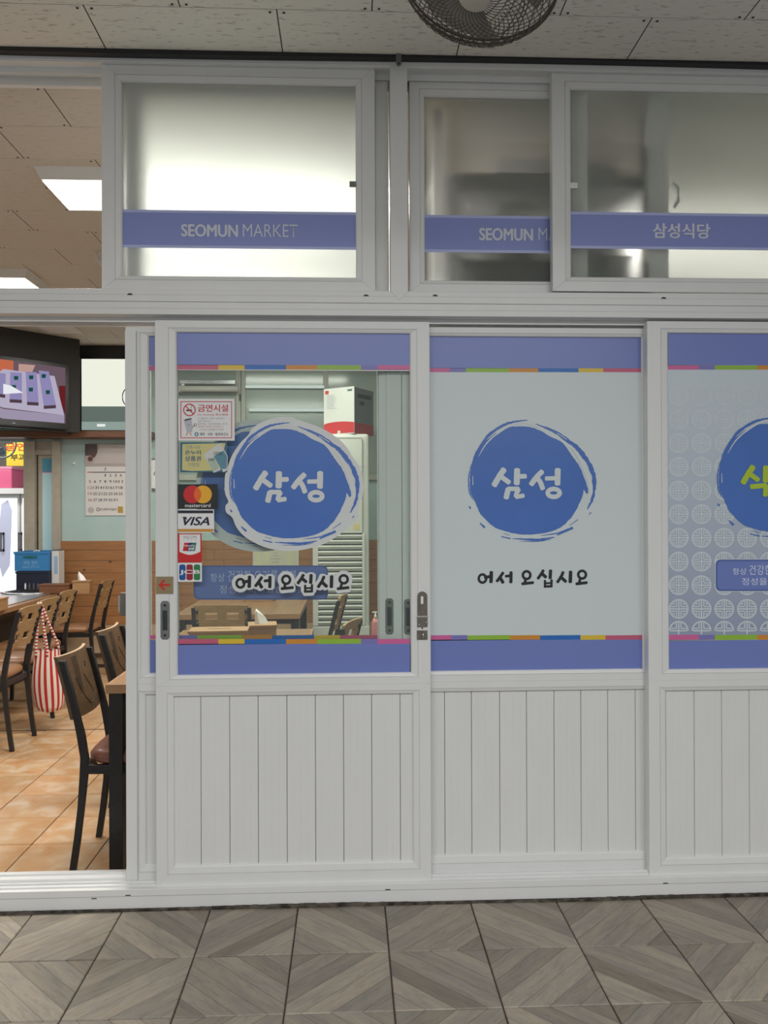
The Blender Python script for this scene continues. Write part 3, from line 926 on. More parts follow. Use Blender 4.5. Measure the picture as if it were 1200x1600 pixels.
def pull(parent, px, y0, y1, Y, half=7.0):
    r_ = prect(px - half, px + half, y0, y1, Y)
    x0, x1, z0, z1 = r_; c_ = (x1 - x0) * 0.28; mx_ = (x0 + x1) / 2
    oct_ = [(x0, z0 + c_), (x0 + c_ * 0.7, z0), (x1 - c_ * 0.7, z0), (x1, z0 + c_), (x1, z1 - c_), (x1 - c_ * 0.7, z1), (x0 + c_ * 0.7, z1), (x0, z1 - c_)]
    p = MB().prism(oct_, Y - 0.003, Y + 0.001).build('flush_pull', pull_metal, parent, 0.0008, label='dark metal flush pull')
    w_ = (x1 - x0) * 0.27; h_ = (z1 - z0) * 0.24
    q_ = MB()
    q_.box(mx_ - w_, mx_ + w_, Y - 0.0042, Y - 0.003, z0 + h_, z1 - h_)
    q_.build('grip_recess', mat('pull_dark', (0.055, 0.06, 0.06, 1), 0.4, 0.5), p, 0.0006)
    for zz in (z0 + (z1 - z0) * 0.11, z1 - (z1 - z0) * 0.11):
        s_ = MB().lathe([(0.0045, -0.001), (0.0045, 0.0012)], seg=10).build('screw', ink, p)
        s_.matrix_local = Matrix.Translation((mx_, Y - 0.0036, zz)) @ Matrix.Rotation(math.pi / 2, 4, 'X')
    return p

ident = lambda x, y: (x, y)
# door_1: outer sliding door with the stickers
d1, R1, G1, P1 = door('door_1', 'front white sliding door covered with card stickers and arrow plate', (243, 672.5, 501.5, 1383), (276.5, 641, 520, 1053), (272, 645, 1087, 1350), Y_OUT, [314, 359, 403.5, 448.5, 493, 537, 581, 625.5])
yg = Y_OUT + GL
def film_on(d, gpx, y_st0, y_st1, y_sb0, y_sb1, segT, segB, Y):
    pbox('film_band', lav, d, gpx[0], gpx[1], gpx[2], y_st0, Y - 0.001, 0.0009, label='lavender film along the top of the pane')
    pbox('film_band', lav, d, gpx[0], gpx[1], y_sb1, gpx[3], Y - 0.001, 0.0009, label='lavender film along the foot of the pane')
    stripes(d, Y, y_st0, y_st1, segT, gpx[0], gpx[1])
    stripes(d, Y, y_sb0, y_sb1, segB, gpx[0], gpx[1])
film_on(d1, (277, 640.5, 521, 1053), 570.5, 577.5, 998.5, 1006, SEG1, SEG1, yg)
pbox('film_edge', pap_white, d1, 277, 640.5, 577.5, 579, yg - 0.001, 0.0008)
logo(d1, yg - 0.0005, ident, True, SAM, SAM_RING, stick_white, stick_white, 'round blue brush logo sticker with white border')
hello(d1, yg - 0.003, ident, True, 'black brush greeting lettering with white border')
pull(d1, 258, 939, 999, Y_OUT)
pull_ = at_y(0, 0, 1)
# arrow plate
ap = pbox('arrow_plate', mat('brass_plate', (0.30, 0.24, 0.13, 1), 0.45, 0.3), d1, 243.5, 270.5, 901, 928, Y_OUT - 0.002, 0.002, 0.0006, 'gold plate with a red left arrow')
ar = Print(Y_OUT - 0.0026)
ar.stroke([(249, 914), (265, 914)], 3.4); ar.stroke([(256.5, 907), (249, 914), (256.5, 921)], 3.4, k=1)
ar.build('red_arrow', mat('red_print', (0.60, 0.02, 0.012, 1), 0.45), ap)
# padlock hasp on the right stile
hs = empty('door_hasp'); hs.parent = d1; hs['label'] = 'brown metal hasp lock'
hasp_m = noisy('hasp_bronze', (0.15, 0.135, 0.115, 1), (0.20, 0.18, 0.155, 1), 40, 0.38, metal=0.4)
r_ = prect(652, 667.5, 924, 963, Y_OUT)
mx_ = (r_[0] + r_[1]) / 2; hw = (r_[1] - r_[0]) / 2
top_pts = [(r_[0], r_[2]), (r_[1], r_[2]), (r_[1], r_[3] - hw)] + [(mx_ + hw * math.cos(a), r_[3] - hw + hw * math.sin(a)) for a in [math.pi * k / 10 for k in range(1, 10)]] + [(r_[0], r_[3] - hw)]
MB().prism(top_pts, Y_OUT - 0.005, Y_OUT).build('hasp_leaf', hasp_m, hs, 0.0008)
pr_ = Print(Y_OUT - 0.0052); pr_.rrect(657.5, 661.5, 931.5, 944, 2)
pr_.build('slot', pap_white, hs)
pbox('hinge_plate', hasp_m, hs, 652, 668, 964, 979.5, Y_OUT - 0.007, 0.007, 0.001)
pbox('hinge_pin', chrome, hs, 651.5, 668.5, 962.5, 965, Y_OUT - 0.009, 0.006, 0.001)
for px, py in ((655, 976), (666, 972), (660, 982)):
    c_ = at_y(px, py, Y_OUT - 0.008)
    s_ = MB().lathe([(0.0028, -0.001), (0.0028, 0.001)], seg=8).build('screw', ink if py == 982 else chrome, hs)
    s_.matrix_local = Matrix.Translation((c_.x, Y_OUT - (0.0005 if py == 982 else 0.0075), c_.z)) @ Matrix.Rotation(math.pi / 2, 4, 'X')
pbox('staple_plate', hasp_m, hs, 651.5, 668, 985, 999.5, Y_OUT - 0.004, 0.004, 0.0008)
q = at_y(660.5, 992, Y_OUT - 0.004)
MB().tube([(q.x, Y_OUT - 0.003, q.z - 0.010), (q.x, Y_OUT - 0.016, q.z - 0.008), (q.x, Y_OUT - 0.018, q.z), (q.x, Y_OUT - 0.016, q.z + 0.008), (q.x, Y_OUT - 0.003, q.z + 0.010)], 0.0028, upv=(1, 0, 0)).build('staple', chrome, hs, smooth=True)

# stickers on door_1's glass
ys = yg - 0.0012
sk = pbox('no_smoking_sticker', pap_white, d1, 278.5, 366.5, 623, 688.5, ys - 0.0015, 0.0014, label='white no smoking sticker with red border')
redp = mat('sign_red', (0.58, 0.025, 0.035, 1), 0.5)
yp = ys - 0.0018
rp = Print(yp)
for a_ in ((282, 362.5, 627, 628.2), (282, 362.5, 683.5, 684.7), (282, 283.2, 627, 684.7), (361.3, 362.5, 627, 684.7)): rp.rect(*a_)
rp.build('red_border', redp, sk)
Print(yp).ring((296, 640.5), 9, 9, 1.7).stroke([(289.8, 634.3), (302.2, 646.7)], 1.6).build('prohibition_ring', redp, sk)
Print(yp + 0.0001).rect(291, 300, 640, 642.5).stroke([(298.5, 638), (300, 635), (298.5, 633)], 0.7).build('cigarette', ink, sk)
fit_text('금연시설', (309, 356.5, 632, 643.5), yp, redp, sk, bold=0.02)
fit_text('No Smoking! 禁止抽烟', (309, 356, 646, 650), yp, redp, sk)
for i, (t_, x1_) in enumerate((('이 건물 또는 시설은 시설전체가', 351), ('금연구역입니다.', 330), ('흡연시에는 「국민건강증진법」에 따라', 356), ('10만원의 과태료가 부과됩니다.', 349))):
    fit_text(t_, (309, x1_, 652.2 + i * 4.3, 655.2 + i * 4.3), yp, inkgrey if i < 3 else mat('soft_red_ink', (0.5, 0.16, 0.16, 1), 0.5), sk)
fit_text('※ 보건소 금연클리닉 운영', (312, 349, 669.6, 672.8), yp, inkgrey, sk)
fit_text('제주 · 서부 · 동부보건소', (312, 357, 676, 681), yp, ink, sk, bold=0.015)
Print(yp).disc((307, 678.5), 3.2).build('round_mark', mat('teal_ink', (0.02, 0.2, 0.30, 1), 0.5), sk)
Print(yp - 0.0002).rect(306.4, 307.6, 676.6, 680.4).rect(305.2, 308.8, 677.9, 679.1).build('plus_mark', pap_white, sk)
# simple paper-cup shaped figure on the sign is printed as a grey crumpled paper sheet with feet
pg = Print(yp); pg.poly([(287, 657), (299, 653.5), (301, 668), (300, 675), (292, 675.5), (290, 668)])
pg.build('printed_figure', mat('figure_grey', (0.50, 0.51, 0.56, 1), 0.5), sk)
Print(yp - 0.0002).poly([(286.6, 657.4), (290, 654.8), (299.4, 653), (299.2, 655), (291, 657.4)]).stroke([(294, 663), (296, 665)], 0.7).stroke([(300.5, 668), (304, 664)], 0.8).ring((305, 664), 1.8, 2.0, 0.7).build('figure_outline', mat('figure_dark', (0.06, 0.06, 0.08, 1), 0.5), sk)
Print(yp).stroke([(294, 675), (291, 680)], 1.6).stroke([(297, 675), (298.5, 680)], 1.6).build('figure_feet', mat('figure_skin', (0.6, 0.30, 0.2, 1), 0.5), sk)

gv = pbox('voucher_sticker', mat('voucher_teal', (0.03, 0.14, 0.22, 1), 0.45), d1, 281.5, 355, 691, 738, ys - 0.0012, 0.0011, label='yellow and teal voucher sticker with banknotes')
Print(ys - 0.0015).poly([(285, 694), (352, 692.5), (344, 735), (300, 736), (284.5, 734.5)]).build('yellow_ground', mat('voucher_yellow', (0.62, 0.58, 0.24, 1), 0.45), gv)
navy = mat('voucher_navy', (0.02, 0.07, 0.20, 1), 0.5)
fit_text('전통시장', (289.5, 313.5, 696, 701.5), ys - 0.0018, inkgrey, gv)
fit_text('온누리', (289, 314, 703.5, 710.5), ys - 0.0018, navy, gv, bold=0.02)
fit_text('상품권', (289, 314, 712.5, 720.5), ys - 0.0018, navy, gv, bold=0.02)
fit_text('가맹점', (293, 311, 723, 729), ys - 0.0018, inkgrey, gv)
note_w = mat('note_white', (0.62, 0.64, 0.62, 1), 0.5); note_b = mat('note_blue', (0.10, 0.26, 0.34, 1), 0.5)
Print(ys - 0.0020).poly([(318, 711), (329, 702), (345, 734), (334, 739)]).build('printed_note', note_w, gv)
Print(ys - 0.0021).poly([(324, 720), (334, 714), (343, 731), (333, 737)]).build('note_field', mat('note_green', (0.42, 0.52, 0.42, 1), 0.5), gv)
Print(ys - 0.0022).poly([(328, 702), (344, 692), (356, 713), (355, 735), (349, 738)]).build('printed_note', note_w, gv)
Print(ys - 0.0024).poly([(334, 713), (349, 704), (355, 713), (354, 732), (346, 733)]).ring((350, 722), 3, 5, 1.5).build('note_field', note_b, gv)
fit_text('5000', (325, 335, 716, 720), ys - 0.0026, ink, gv); fit_text('10000', (334, 347, 706, 711), ys - 0.0026, ink, gv)

cs = pbox('card_sticker', mat('card_black', (0.010, 0.010, 0.010, 1), 0.4), d1, 278, 340, 756.5, 795, ys - 0.0012, 0.0011, label='black card sticker with red and yellow circles')
Print(ys - 0.0015).disc((300.5, 772.5), 14).build('red_circle', mat('card_red', (0.62, 0.012, 0.02, 1), 0.4), cs)
Print(ys - 0.0018).disc((317, 772.5), 14).build('yellow_circle', mat('card_yellow', (0.83, 0.42, 0.02, 1), 0.4), cs)
lens = []
for k in range(13):
    a = math.radians(-54 + 108 * k / 12); lens.append((300.5 + 14 * math.cos(a), 772.5 + 14 * math.sin(a)))
for k in range(13):
    a = math.radians(126 + 108 * k / 12); lens.append((317 + 14 * math.cos(a), 772.5 + 14 * math.sin(a)))
Print(ys - 0.0021).poly(lens).build('orange_overlap', mat('card_orange', (0.80, 0.14, 0.01, 1), 0.4), cs)
fit_text('mastercard', (289, 329, 787, 792.5), ys - 0.0016, pap_white, cs, bold=0.01)
cs = pbox('card_sticker', pap_white, d1, 278, 334.5, 796, 832, ys - 0.0012, 0.0011, label='white card sticker with dark blue slanted capitals')
Print(ys - 0.0015).rect(278, 333, 797.5, 802).build('dark_bar', mat('card_navy', (0.012, 0.014, 0.03, 1), 0.4), cs)
Print(ys - 0.0015).rect(278, 333.5, 826.5, 831).build('gold_bar', mat('card_gold', (0.60, 0.28, 0.04, 1), 0.4), cs)
fit_text('VISA', (286, 327.5, 807.5, 821), ys - 0.0016, mat('card_navy2', (0.012, 0.016, 0.045, 1), 0.4), cs, bold=0.03, shear=0.3)
Print(ys - 0.0016).poly([(283.5, 807.5), (291, 807.5), (293, 813), (289, 809.5)]).build('wing', MATS['card_navy2'], cs)
cs = pbox('card_sticker', mat('card_red2', (0.60, 0.012, 0.018, 1), 0.4), d1, 278, 315, 833.5, 878.5, ys - 0.0012, 0.0011, label='red card sticker with white shield and slanted emblem')
sh = [(280.5, 835), (313, 835), (313, 862)] + [(313 - 32.5 * k / 8, 862 + 5 * math.sin(math.pi * k / 8)) for k in range(1, 8)] + [(280.5, 862)]
Print(ys - 0.0015).poly(sh).build('white_shield', pap_white, cs)
fit_text('WELCOME', (286, 307.5, 837, 841.5), ys - 0.0018, inkgrey, cs)
for k in range(4): Print(ys - 0.0018).disc((287.5 + 6 * k, 844), 0.7, seg=6).build('small_dot', inkgrey, cs)
Print(ys - 0.0018).poly([(288, 848), (296, 848), (293, 861), (285.5, 861)]).build('emblem_field', MATS['card_red2'], cs)
Print(ys - 0.0018).poly([(295, 848), (301, 848), (298, 861), (292.5, 861)]).build('emblem_field', mat('emblem_blue', (0.01, 0.05, 0.20, 1), 0.4), cs)
Print(ys - 0.0018).poly([(300, 848), (307, 848), (304.5, 861), (297.5, 861)]).build('emblem_field', mat('emblem_green', (0.01, 0.17, 0.15, 1), 0.4), cs)
fit_text('UnionPay', (288, 305.5, 851, 854.8), ys - 0.0021, pap_white, cs, bold=0.02, shear=0.2)
fit_text('银联', (294, 304, 855.3, 859.8), ys - 0.0021, pap_white, cs, bold=0.02, shear=0.2)
cs = pbox('card_sticker', pap_white, d1, 278, 315.5, 879.5, 909, ys - 0.0012, 0.0011, 0.0005, 'white card sticker with blue, red and green bars')
for (x0, x1, nm, c_) in ((280, 290, 'emblem_bar', mat('bar_blue', (0.01, 0.09, 0.33, 1), 0.4)), (291.3, 301.3, 'emblem_bar', mat('bar_red', (0.33, 0.012, 0.03, 1), 0.4)), (302.8, 312.8, 'emblem_bar', mat('bar_green', (0.02, 0.22, 0.07, 1), 0.4))):
    Print(ys - 0.0016).rrect(x0, x1, 882, 906.5, 3).build(nm, c_, cs)
fit_text('JCB', (280.5, 312.5, 890.5, 898.5), ys - 0.0019, pap_white, cs, bold=0.03)

# door_4: inner sliding door behind door_1
d4, R4, G4, P4 = door('door_4', 'inner sliding door half hidden behind the stickered door', (197, 628, 512, 1379), (233, 590, 526, 1050), (228, 592, 1084, 1347), Y_IN, [276, 322, 367, 412, 457, 502, 547])
yg4 = Y_IN + GL
film_on(d4, (233.5, 590, 527, 1050), 572, 579, 992.5, 998.5, SEG4, SEG4, yg4)
FN4 = lambda x, y: (315 + (x - 359.8) * 0.975, 664 + (y - 660) * 0.985)
logo(d4, yg4 - 0.0005, FN4, True, SAM, SAM_RING, stick_white, stick_white, 'second round logo sticker peeking out behind the first')
lb = Print(yg4 - 0.0008); lb.rrect(302.5, 512.5, 883.5, 937, 9); lb = lb.build('slogan_label', mat('slogan_edge', (0.09, 0.14, 0.38, 1), 0.4), d4, 'blue rounded slogan label')
Print(yg4 - 0.0011).rrect(305, 510, 886, 934.5, 8).build('label_field', mat('slogan_blue', (0.15, 0.21, 0.52, 1), 0.4), lb)
sl_t = mat('slogan_text', (0.55, 0.60, 0.78, 1), 0.4)
fit_text('항상', (329, 351, 896, 909), yg4 - 0.0014, sl_t, lb)
fit_text('건강한 요리를 위해', (356, 462, 891, 909), yg4 - 0.0014, sl_t, lb)
fit_text('정성을 다하겠습니다', (343, 470, 914, 927), yg4 - 0.0014, sl_t, lb)
pull(d4, 608.5, 935, 991, Y_IN, 6.2)
r_ = prect(196.5, 213.5, 516, 1378, Y_IN - 0.012)
box('stile_cap', white, d4, r_[0], r_[1], Y_IN - 0.014, Y_IN - 0.0002, r_[2], r_[3], 0.0012)
# lock on the inner edge of door_4
lk = empty('edge_lock'); lk.parent = d4; lk['label'] = 'worn metal latch on the door edge'
r_ = prect(186, 194, 926, 962, Y_IN + 0.03)
box('latch_body', hasp_m, lk, r_[0] + 0.004, r_[1] + 0.012, Y_IN + 0.024, Y_IN + 0.04, r_[2], r_[3], 0.002)
box('latch_bolt', steel, lk, r_[0] - 0.002, r_[0] + 0.006, Y_IN + 0.026, Y_IN + 0.036, r_[2] + 0.012, r_[3] - 0.012, 0.001)

# door_2: middle, inner track, white film
d2, R2, G2, P2 = door('door_2', 'middle sliding door with plain white film and greeting lettering', (629, 1045, 512, 1368), (673, 1004, 526, 1047), (668, 1008, 1080, 1334), Y_IN, [695, 737, 781, 823, 866, 908, 950, 993])
yg2 = Y_IN + GL
pbox('white_film', film_white, d2, 670, 1006, 576, 998, yg2 - 0.0009, 0.0007, label='plain white film on the middle pane')
film_on(d2, (670, 1006, 526, 1047), 575.5, 581.5, 992.5, 999.5, SEG2, SEG2B, yg2)
FN2 = lambda x, y: (733.0 + (x - 359.8) * 0.985, 656 + (y - 660) * 0.99)
logo(d2, yg2 - 0.001, FN2, False, SAM, SAM_RING, film_white, film_white, 'round blue brush logo printed on white film')
FNH2 = lambda x, y: (745.5 + (x - 367) * 0.965, 888 + (y - 895) * 0.97)
hello(d2, yg2 - 0.0008, FNH2, False, 'black brush greeting lettering on white film')
pull(d2, 637.5, 936, 991, Y_IN, 6)

# door_3: right, outer track, patterned film
d3, R3, G3, P3 = door('door_3', 'right sliding door with circle patterned film, cut by the frame', (1013, 1440, 503, 1367), (1046, 1408, 521, 1044), (1042, 1412, 1078, 1337), Y_OUT, [1085, 1128, 1171, 1214, 1257, 1300, 1343, 1386])
yg3 = Y_OUT + GL
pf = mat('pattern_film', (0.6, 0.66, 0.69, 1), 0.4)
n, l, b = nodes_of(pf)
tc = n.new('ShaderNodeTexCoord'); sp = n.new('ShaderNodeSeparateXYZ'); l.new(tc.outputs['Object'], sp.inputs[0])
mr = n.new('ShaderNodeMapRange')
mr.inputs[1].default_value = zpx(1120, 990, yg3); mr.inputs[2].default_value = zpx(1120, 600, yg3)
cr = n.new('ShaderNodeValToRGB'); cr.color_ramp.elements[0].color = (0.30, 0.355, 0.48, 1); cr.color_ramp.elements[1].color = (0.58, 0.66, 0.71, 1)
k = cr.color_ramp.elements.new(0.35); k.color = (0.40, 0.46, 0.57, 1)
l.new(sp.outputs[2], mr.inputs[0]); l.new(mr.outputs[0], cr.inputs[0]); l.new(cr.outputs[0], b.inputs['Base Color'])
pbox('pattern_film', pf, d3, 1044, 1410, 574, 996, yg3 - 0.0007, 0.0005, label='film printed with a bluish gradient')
film_on(d3, (1044, 1410, 521, 1044), 571, 577.5, 992, 999.5, SEG3, SEG3, yg3)
ringm = mat('ring_print', (0.61, 0.68, 0.72, 1), 0.4)
pat = Print(yg3 - 0.0011)
for r_i in range(11):
    cy = 618.4 + 37.0 * r_i
    for c_i in range(10):
        cx = 1060.4 + 35.6 * c_i
        if cy + 16 > 991:
            continue
        s_ = 15.4
        pat.ring((cx, cy), s_ - 1, s_ - 1, 2.4, 20)
        pat.rect(cx - s_ + 2, cx + s_ - 2, cy - 1.1, cy + 1.1); pat.rect(cx - 1.1, cx + 1.1, cy - s_ + 2, cy + s_ - 2)
        for sx in (-1, 1):
            for sy in (-1, 1):
                for o1, ln in ((3.6, 12.5), (7.2, 10.0)):
                    a0, a1 = sorted((cx + sx * (o1 - 0.9), cx + sx * (o1 + 0.9))); b0, b1 = sorted((cy + sy * o1, cy + sy * ln)); pat.rect(a0, a1, b0, b1)
                    a0, a1 = sorted((cx + sx * o1, cx + sx * ln)); b0, b1 = sorted((cy + sy * (o1 - 0.9), cy + sy * (o1 + 0.9))); pat.rect(a0, a1, b0, b1)
for c_i in range(10):   # half circles along the foot
    cx, cy, s_ = 1060.4 + 35.6 * c_i, 985.5, 15.4
    L = [(cx + (s_ + .2) * math.cos(math.pi * (1 + k / 12)), cy + (s_ + .2) * math.sin(math.pi * (1 + k / 12))) for k in range(13)]
    Rr = [(cx + (s_ - 2.2) * math.cos(math.pi * (1 + k / 12)), cy + (s_ - 2.2) * math.sin(math.pi * (1 + k / 12))) for k in range(13)]
    pat.strip(L, Rr); pat.rect(cx - 1.1, cx + 1.1, cy - 13, cy + 6); pat.rect(cx - 13, cx + 13, cy - 1.1, cy + 1.1)
    for sx in (-1, 1):
        a0, a1 = sorted((cx + sx * 2.7, cx + sx * 4.5)); pat.rect(a0, a1, cy - 12.5, cy - 3.6); a0, a1 = sorted((cx + sx * 3.6, cx + sx * 12.5)); pat.rect(a0, a1, cy - 4.5, cy - 2.7)
po = pat.build('circle_pattern', ringm, d3, 'printed lattice circles'); po['kind'] = 'stuff'
FN3 = lambda x, y: (1122.0 + (x - 359.8) * 0.985, 652 + (y - 660) * 0.99)
logo(d3, yg3 - 0.0016, FN3, False, SIK, SIK_RING, mat('lime_print', (0.42, 0.56, 0.03, 1), 0.4), ringm, 'round blue brush logo with lime lettering')
lb = Print(yg3 - 0.0018); lb.rrect(1117, 1330, 873, 924.5, 8); lb = lb.build('slogan_label', film_white, d3, 'blue rounded slogan label on patterned film')
Print(yg3 - 0.0021).rrect(1118.2, 1329, 874.2, 923.5, 7.5).build('label_edge', MATS['slogan_edge'], lb)
Print(yg3 - 0.0024).rrect(1121, 1326, 877, 921, 6).build('label_field', MATS['slogan_blue'], lb)
stx = mat('slogan_text_bright', (0.66, 0.71, 0.84, 1), 0.4)
fit_text('항상', (1145, 1166.5, 887.5, 898), yg3 - 0.0027, stx, lb)
fit_text('건강한 요리를 위해', (1170.5, 1275, 882.5, 898), yg3 - 0.0027, stx, lb)
fit_text('정성을 다하겠습니다', (1159, 1285, 902.5, 914), yg3 - 0.0027, stx, lb)

# ================================================================== INTERIOR SHELL
XW0, XW1 = -4.6, 2.6
fl = box('floor', grout_in, None, XW0, XW1, 0.128, WB, -0.05, -0.004)
struct(fl, 'orange stone-look tiled restaurant floor', 'floor')
ti = tile_mesh('tile', 0.2955, 0.008, False, tile_in, 0.0015)
FX, FY = -1.314, 0.283
for i in range(-9, 5):
    for j in range(0, 15):
        cx, cy = FX + 0.3 * (i + 0.5), FY + 0.3 * (j - 0.5)
        if cy < 0.2: continue
        if cx - 0.15 < XW0 or cy + 0.15 > WB: continue
        if cx > -0.5 and cy > 0.5: continue
        o = bpy.data.objects.new('tile', ti); COL.objects.link(o); o.parent = fl
        o.location = (cx, cy + (0.0 if j < 8 else 0.02), random.uniform(-0.0005, 0.0005)); o.rotation_euler = (0, 0, random.choice((0, 1, 2, 3)) * math.pi / 2)
half = tile_mesh('tile', 0.2955, 0.008, False, tile_in, 0.0015)
for v in half.vertices: v.co.y *= 0.5
for i in range(-9, 3):
    o = bpy.data.objects.new('tile', half); COL.objects.link(o); o.parent = fl
    o.location = (FX + 0.3 * (i + 0.5), FY - 0.075, 0)

ci = box('ceiling.001', MATS['ceiling_joint'], None, XW0, XW1, 0.128, WB, CEIL_IN + 0.001, CEIL_IN + 0.05)
struct(ci, 'brownish pressed-board ceiling inside the restaurant', 'ceiling')
ji = at_z(53, 117, CEIL_IN)
boards(ci, ceil_in_m, ji.x, (0.13, 1), 11, 15, CEIL_IN, -6, lambda x, y: y < 2.0 and x < -1.0)

struct(box('wall_left', aqua, None, XW0 - 0.1, XW0, 0.128, WB, -0.05, CEIL_IN + 0.05), 'pale aqua side wall left of the dining room', 'wall')
struct(box('wall_right', wall_grey, None, XW1, XW1 + 0.1, 0.128, WB, -0.05, CEIL_IN + 0.05), 'grey side wall right of the dining room', 'wall')

# back wall with an opening to the next lane on the left
def bx_(px): return xpx(px, 800, WB)
def bz_(py): return zpx(140, py, WB)
wbk = empty('wall_back', (0, WB, 0)); struct(wbk, 'pale aqua back wall with pine wainscot', 'wall')
def wb(name, m, x0, x1, y0, y1, z0, z1, bev=0.0):
    o = box(name, m, wbk, x0, x1, y0 - WB, y1 - WB, z0, z1, bev); return o
wb('plaster', aqua, bx_(96), XW1, WB, WB + 0.1, -0.05, CEIL_IN + 0.05)
wb('plaster', aqua, XW0, bx_(96), WB, WB + 0.1, bz_(690), CEIL_IN + 0.05)
# wainscot: separate pine planks
zw1, zw0 = bz_(845), bz_(975)
edges_px = [845, 859.5, 876, 895, 913, 930, 947, 962, 975]
jx = [bx_(89), bx_(330), bx_(560), bx_(760), XW1 - 0.01]
for a, b_ in zip(edges_px[:-1], edges_px[1:]):
    off = random.uniform(-0.3, 0.3)
    js = [jx[0]] + [x_ + off for x_ in jx[1:-1]] + [jx[-1]]
    for x0, x1 in zip(js[:-1], js[1:]):
        p_ = MB().box(x0 + 0.001, x1 - 0.001, -0.035, -0.001, bz_(b_) + 0.0012, bz_(a) - 0.0012).build('plank', plank_wood, wbk, 0.002)
wb('base_panel', noisy('base_tile', (0.42, 0.28, 0.17, 1), (0.50, 0.35, 0.22, 1), 4, 0.4), bx_(89), XW1, WB - 0.03, WB, 0.0, zw0)
wb('chrome_rail', chrome, bx_(150), XW1, WB - 0.06, WB - 0.035, bz_(1023), bz_(1019))
wb('ceiling_trim', dark_board, bx_(120), XW1, WB - 0.05, WB, bz_(560), CEIL_IN)

# header beam of reddish wood over the opening and the calendar
hb = box('trim_6', header_wood, None, XW0, bx_(245), WB - 0.22, WB - 0.001, bz_(690) + 0.02, bz_(677), 0.004)
struct(hb, 'reddish wooden shelf beam under the television', 'beam')
for k_, px in enumerate((165, 240, 330)):
    pass

# beige door frame at the opening and the sliding door with blue film
fr = empty('trim_7', (0, WB, 0)); struct(fr, 'beige aluminium door frame at the far opening', 'door frame')
for x0, x1, d_ in ((41, 58, 0.06), (84, 97, 0.05)):
    box('post', alu, fr, bx_(x0), bx_(x1), -d_, 0.06, 0.0, bz_(690), 0.002)
box('head_panel', alu, fr, bx_(58), bx_(84), -0.01, 0.03, bz_(703), bz_(690))
box('head_rail', alu, fr, bx_(56), bx_(86), -0.03, 0.03, bz_(711), bz_(703), 0.002)
d5 = empty('door_5', (0, WB, 0)); struct(d5, 'far sliding door with sky blue film beside the opening', 'door')
box('stile', alu, d5, bx_(60), bx_(66), -0.005, 0.03, 0.0, bz_(711), 0.002)
box('gasket', ink, d5, bx_(57.5), bx_(60), -0.002, 0.02, 0.0, bz_(711))
box('film_band', mat('sky_film', (0.10, 0.36, 0.52, 1), 0.4), d5, bx_(66), bx_(84), 0.005, 0.010, bz_(737), bz_(716))
box('colour_stripe', S_COL['pink'], d5, bx_(66), bx_(84), 0.004, 0.010, bz_(738.4), bz_(737))
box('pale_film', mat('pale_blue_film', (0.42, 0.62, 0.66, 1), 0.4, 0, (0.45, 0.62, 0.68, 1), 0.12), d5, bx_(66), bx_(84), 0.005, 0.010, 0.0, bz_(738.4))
box('rail', alu, d5, bx_(66), bx_(84), 0.0, 0.03, bz_(716), bz_(711))

# ---- aluminium window high in the back wall (seen through the front door)
wy = WB - 0.03
w5 = empty('window_5', (0, 0, 0)); struct(w5, 'greenish interior sliding window above the wainscot', 'window')
gz = mat('greenish_pane', (0.33, 0.39, 0.36, 1), 0.12, 0, None, 0)
def wbox(nm, m, x0, x1, y0, y1, dy0, dy1, bev=0.001, par=None):
    r = prect(x0, x1, y0, y1, wy); return box(nm, m, par or w5, r[0], r[1], wy + dy0, wy + dy1, r[2], r[3], bev)
wbox('pane', gz, 262, 370, 560, 745, 0.0, 0.006)
wbox('pane', gz, 383, 507, 560, 745, 0.006, 0.012)
wbox('pane', gz, 513, 640, 560, 745, 0.0, 0.006)
frame5 = noisy('window5_frame', (0.42, 0.42, 0.37, 1), (0.46, 0.46, 0.41, 1), 20, 0.45)
for x0, x1 in ((369, 376.5), (377.5, 383.5), (505, 513)):
    wbox('stile', frame5, x0, x1, 556, 748, -0.012, 0.012)
wbox('rail', frame5, 262, 640, 742, 750, -0.012, 0.012); wbox('rail', frame5, 262, 640, 552, 558, -0.012, 0.012)
wbox('latch', ink, 374, 376.5, 616, 627, -0.02, -0.012)
# added glowing tubes on slim strips, standing for lamp reflections in that window
reflect_e = emitm('reflection_emit', (0.95, 1.0, 0.97, 1), 0.75)
for i, (yy, x0, x1) in enumerate(((604, 384, 506), (640.5, 390, 506))):
    r = prect(x0, x1, yy - 3, yy + 3, wy - 0.05)
    e = empty('reflection_tube', ((r[0] + r[1]) / 2, wy - 0.04, (r[2] + r[3]) / 2))
    hw = (r[1] - r[0]) / 2
    tag(e, ('upper' if i == 0 else 'lower') + ' glowing tube standing for a lamp reflection in the greenish window', 'lamp', 'lamp reflections at the back window')
    box('backing_strip', white_in, e, -hw - 0.01, hw + 0.01, 0.004, 0.026, -0.012, 0.012)
    MB().tube([(-hw, 0, 0), (hw, 0, 0)], 0.0135, 10).build('tube', reflect_e, e, smooth=True)
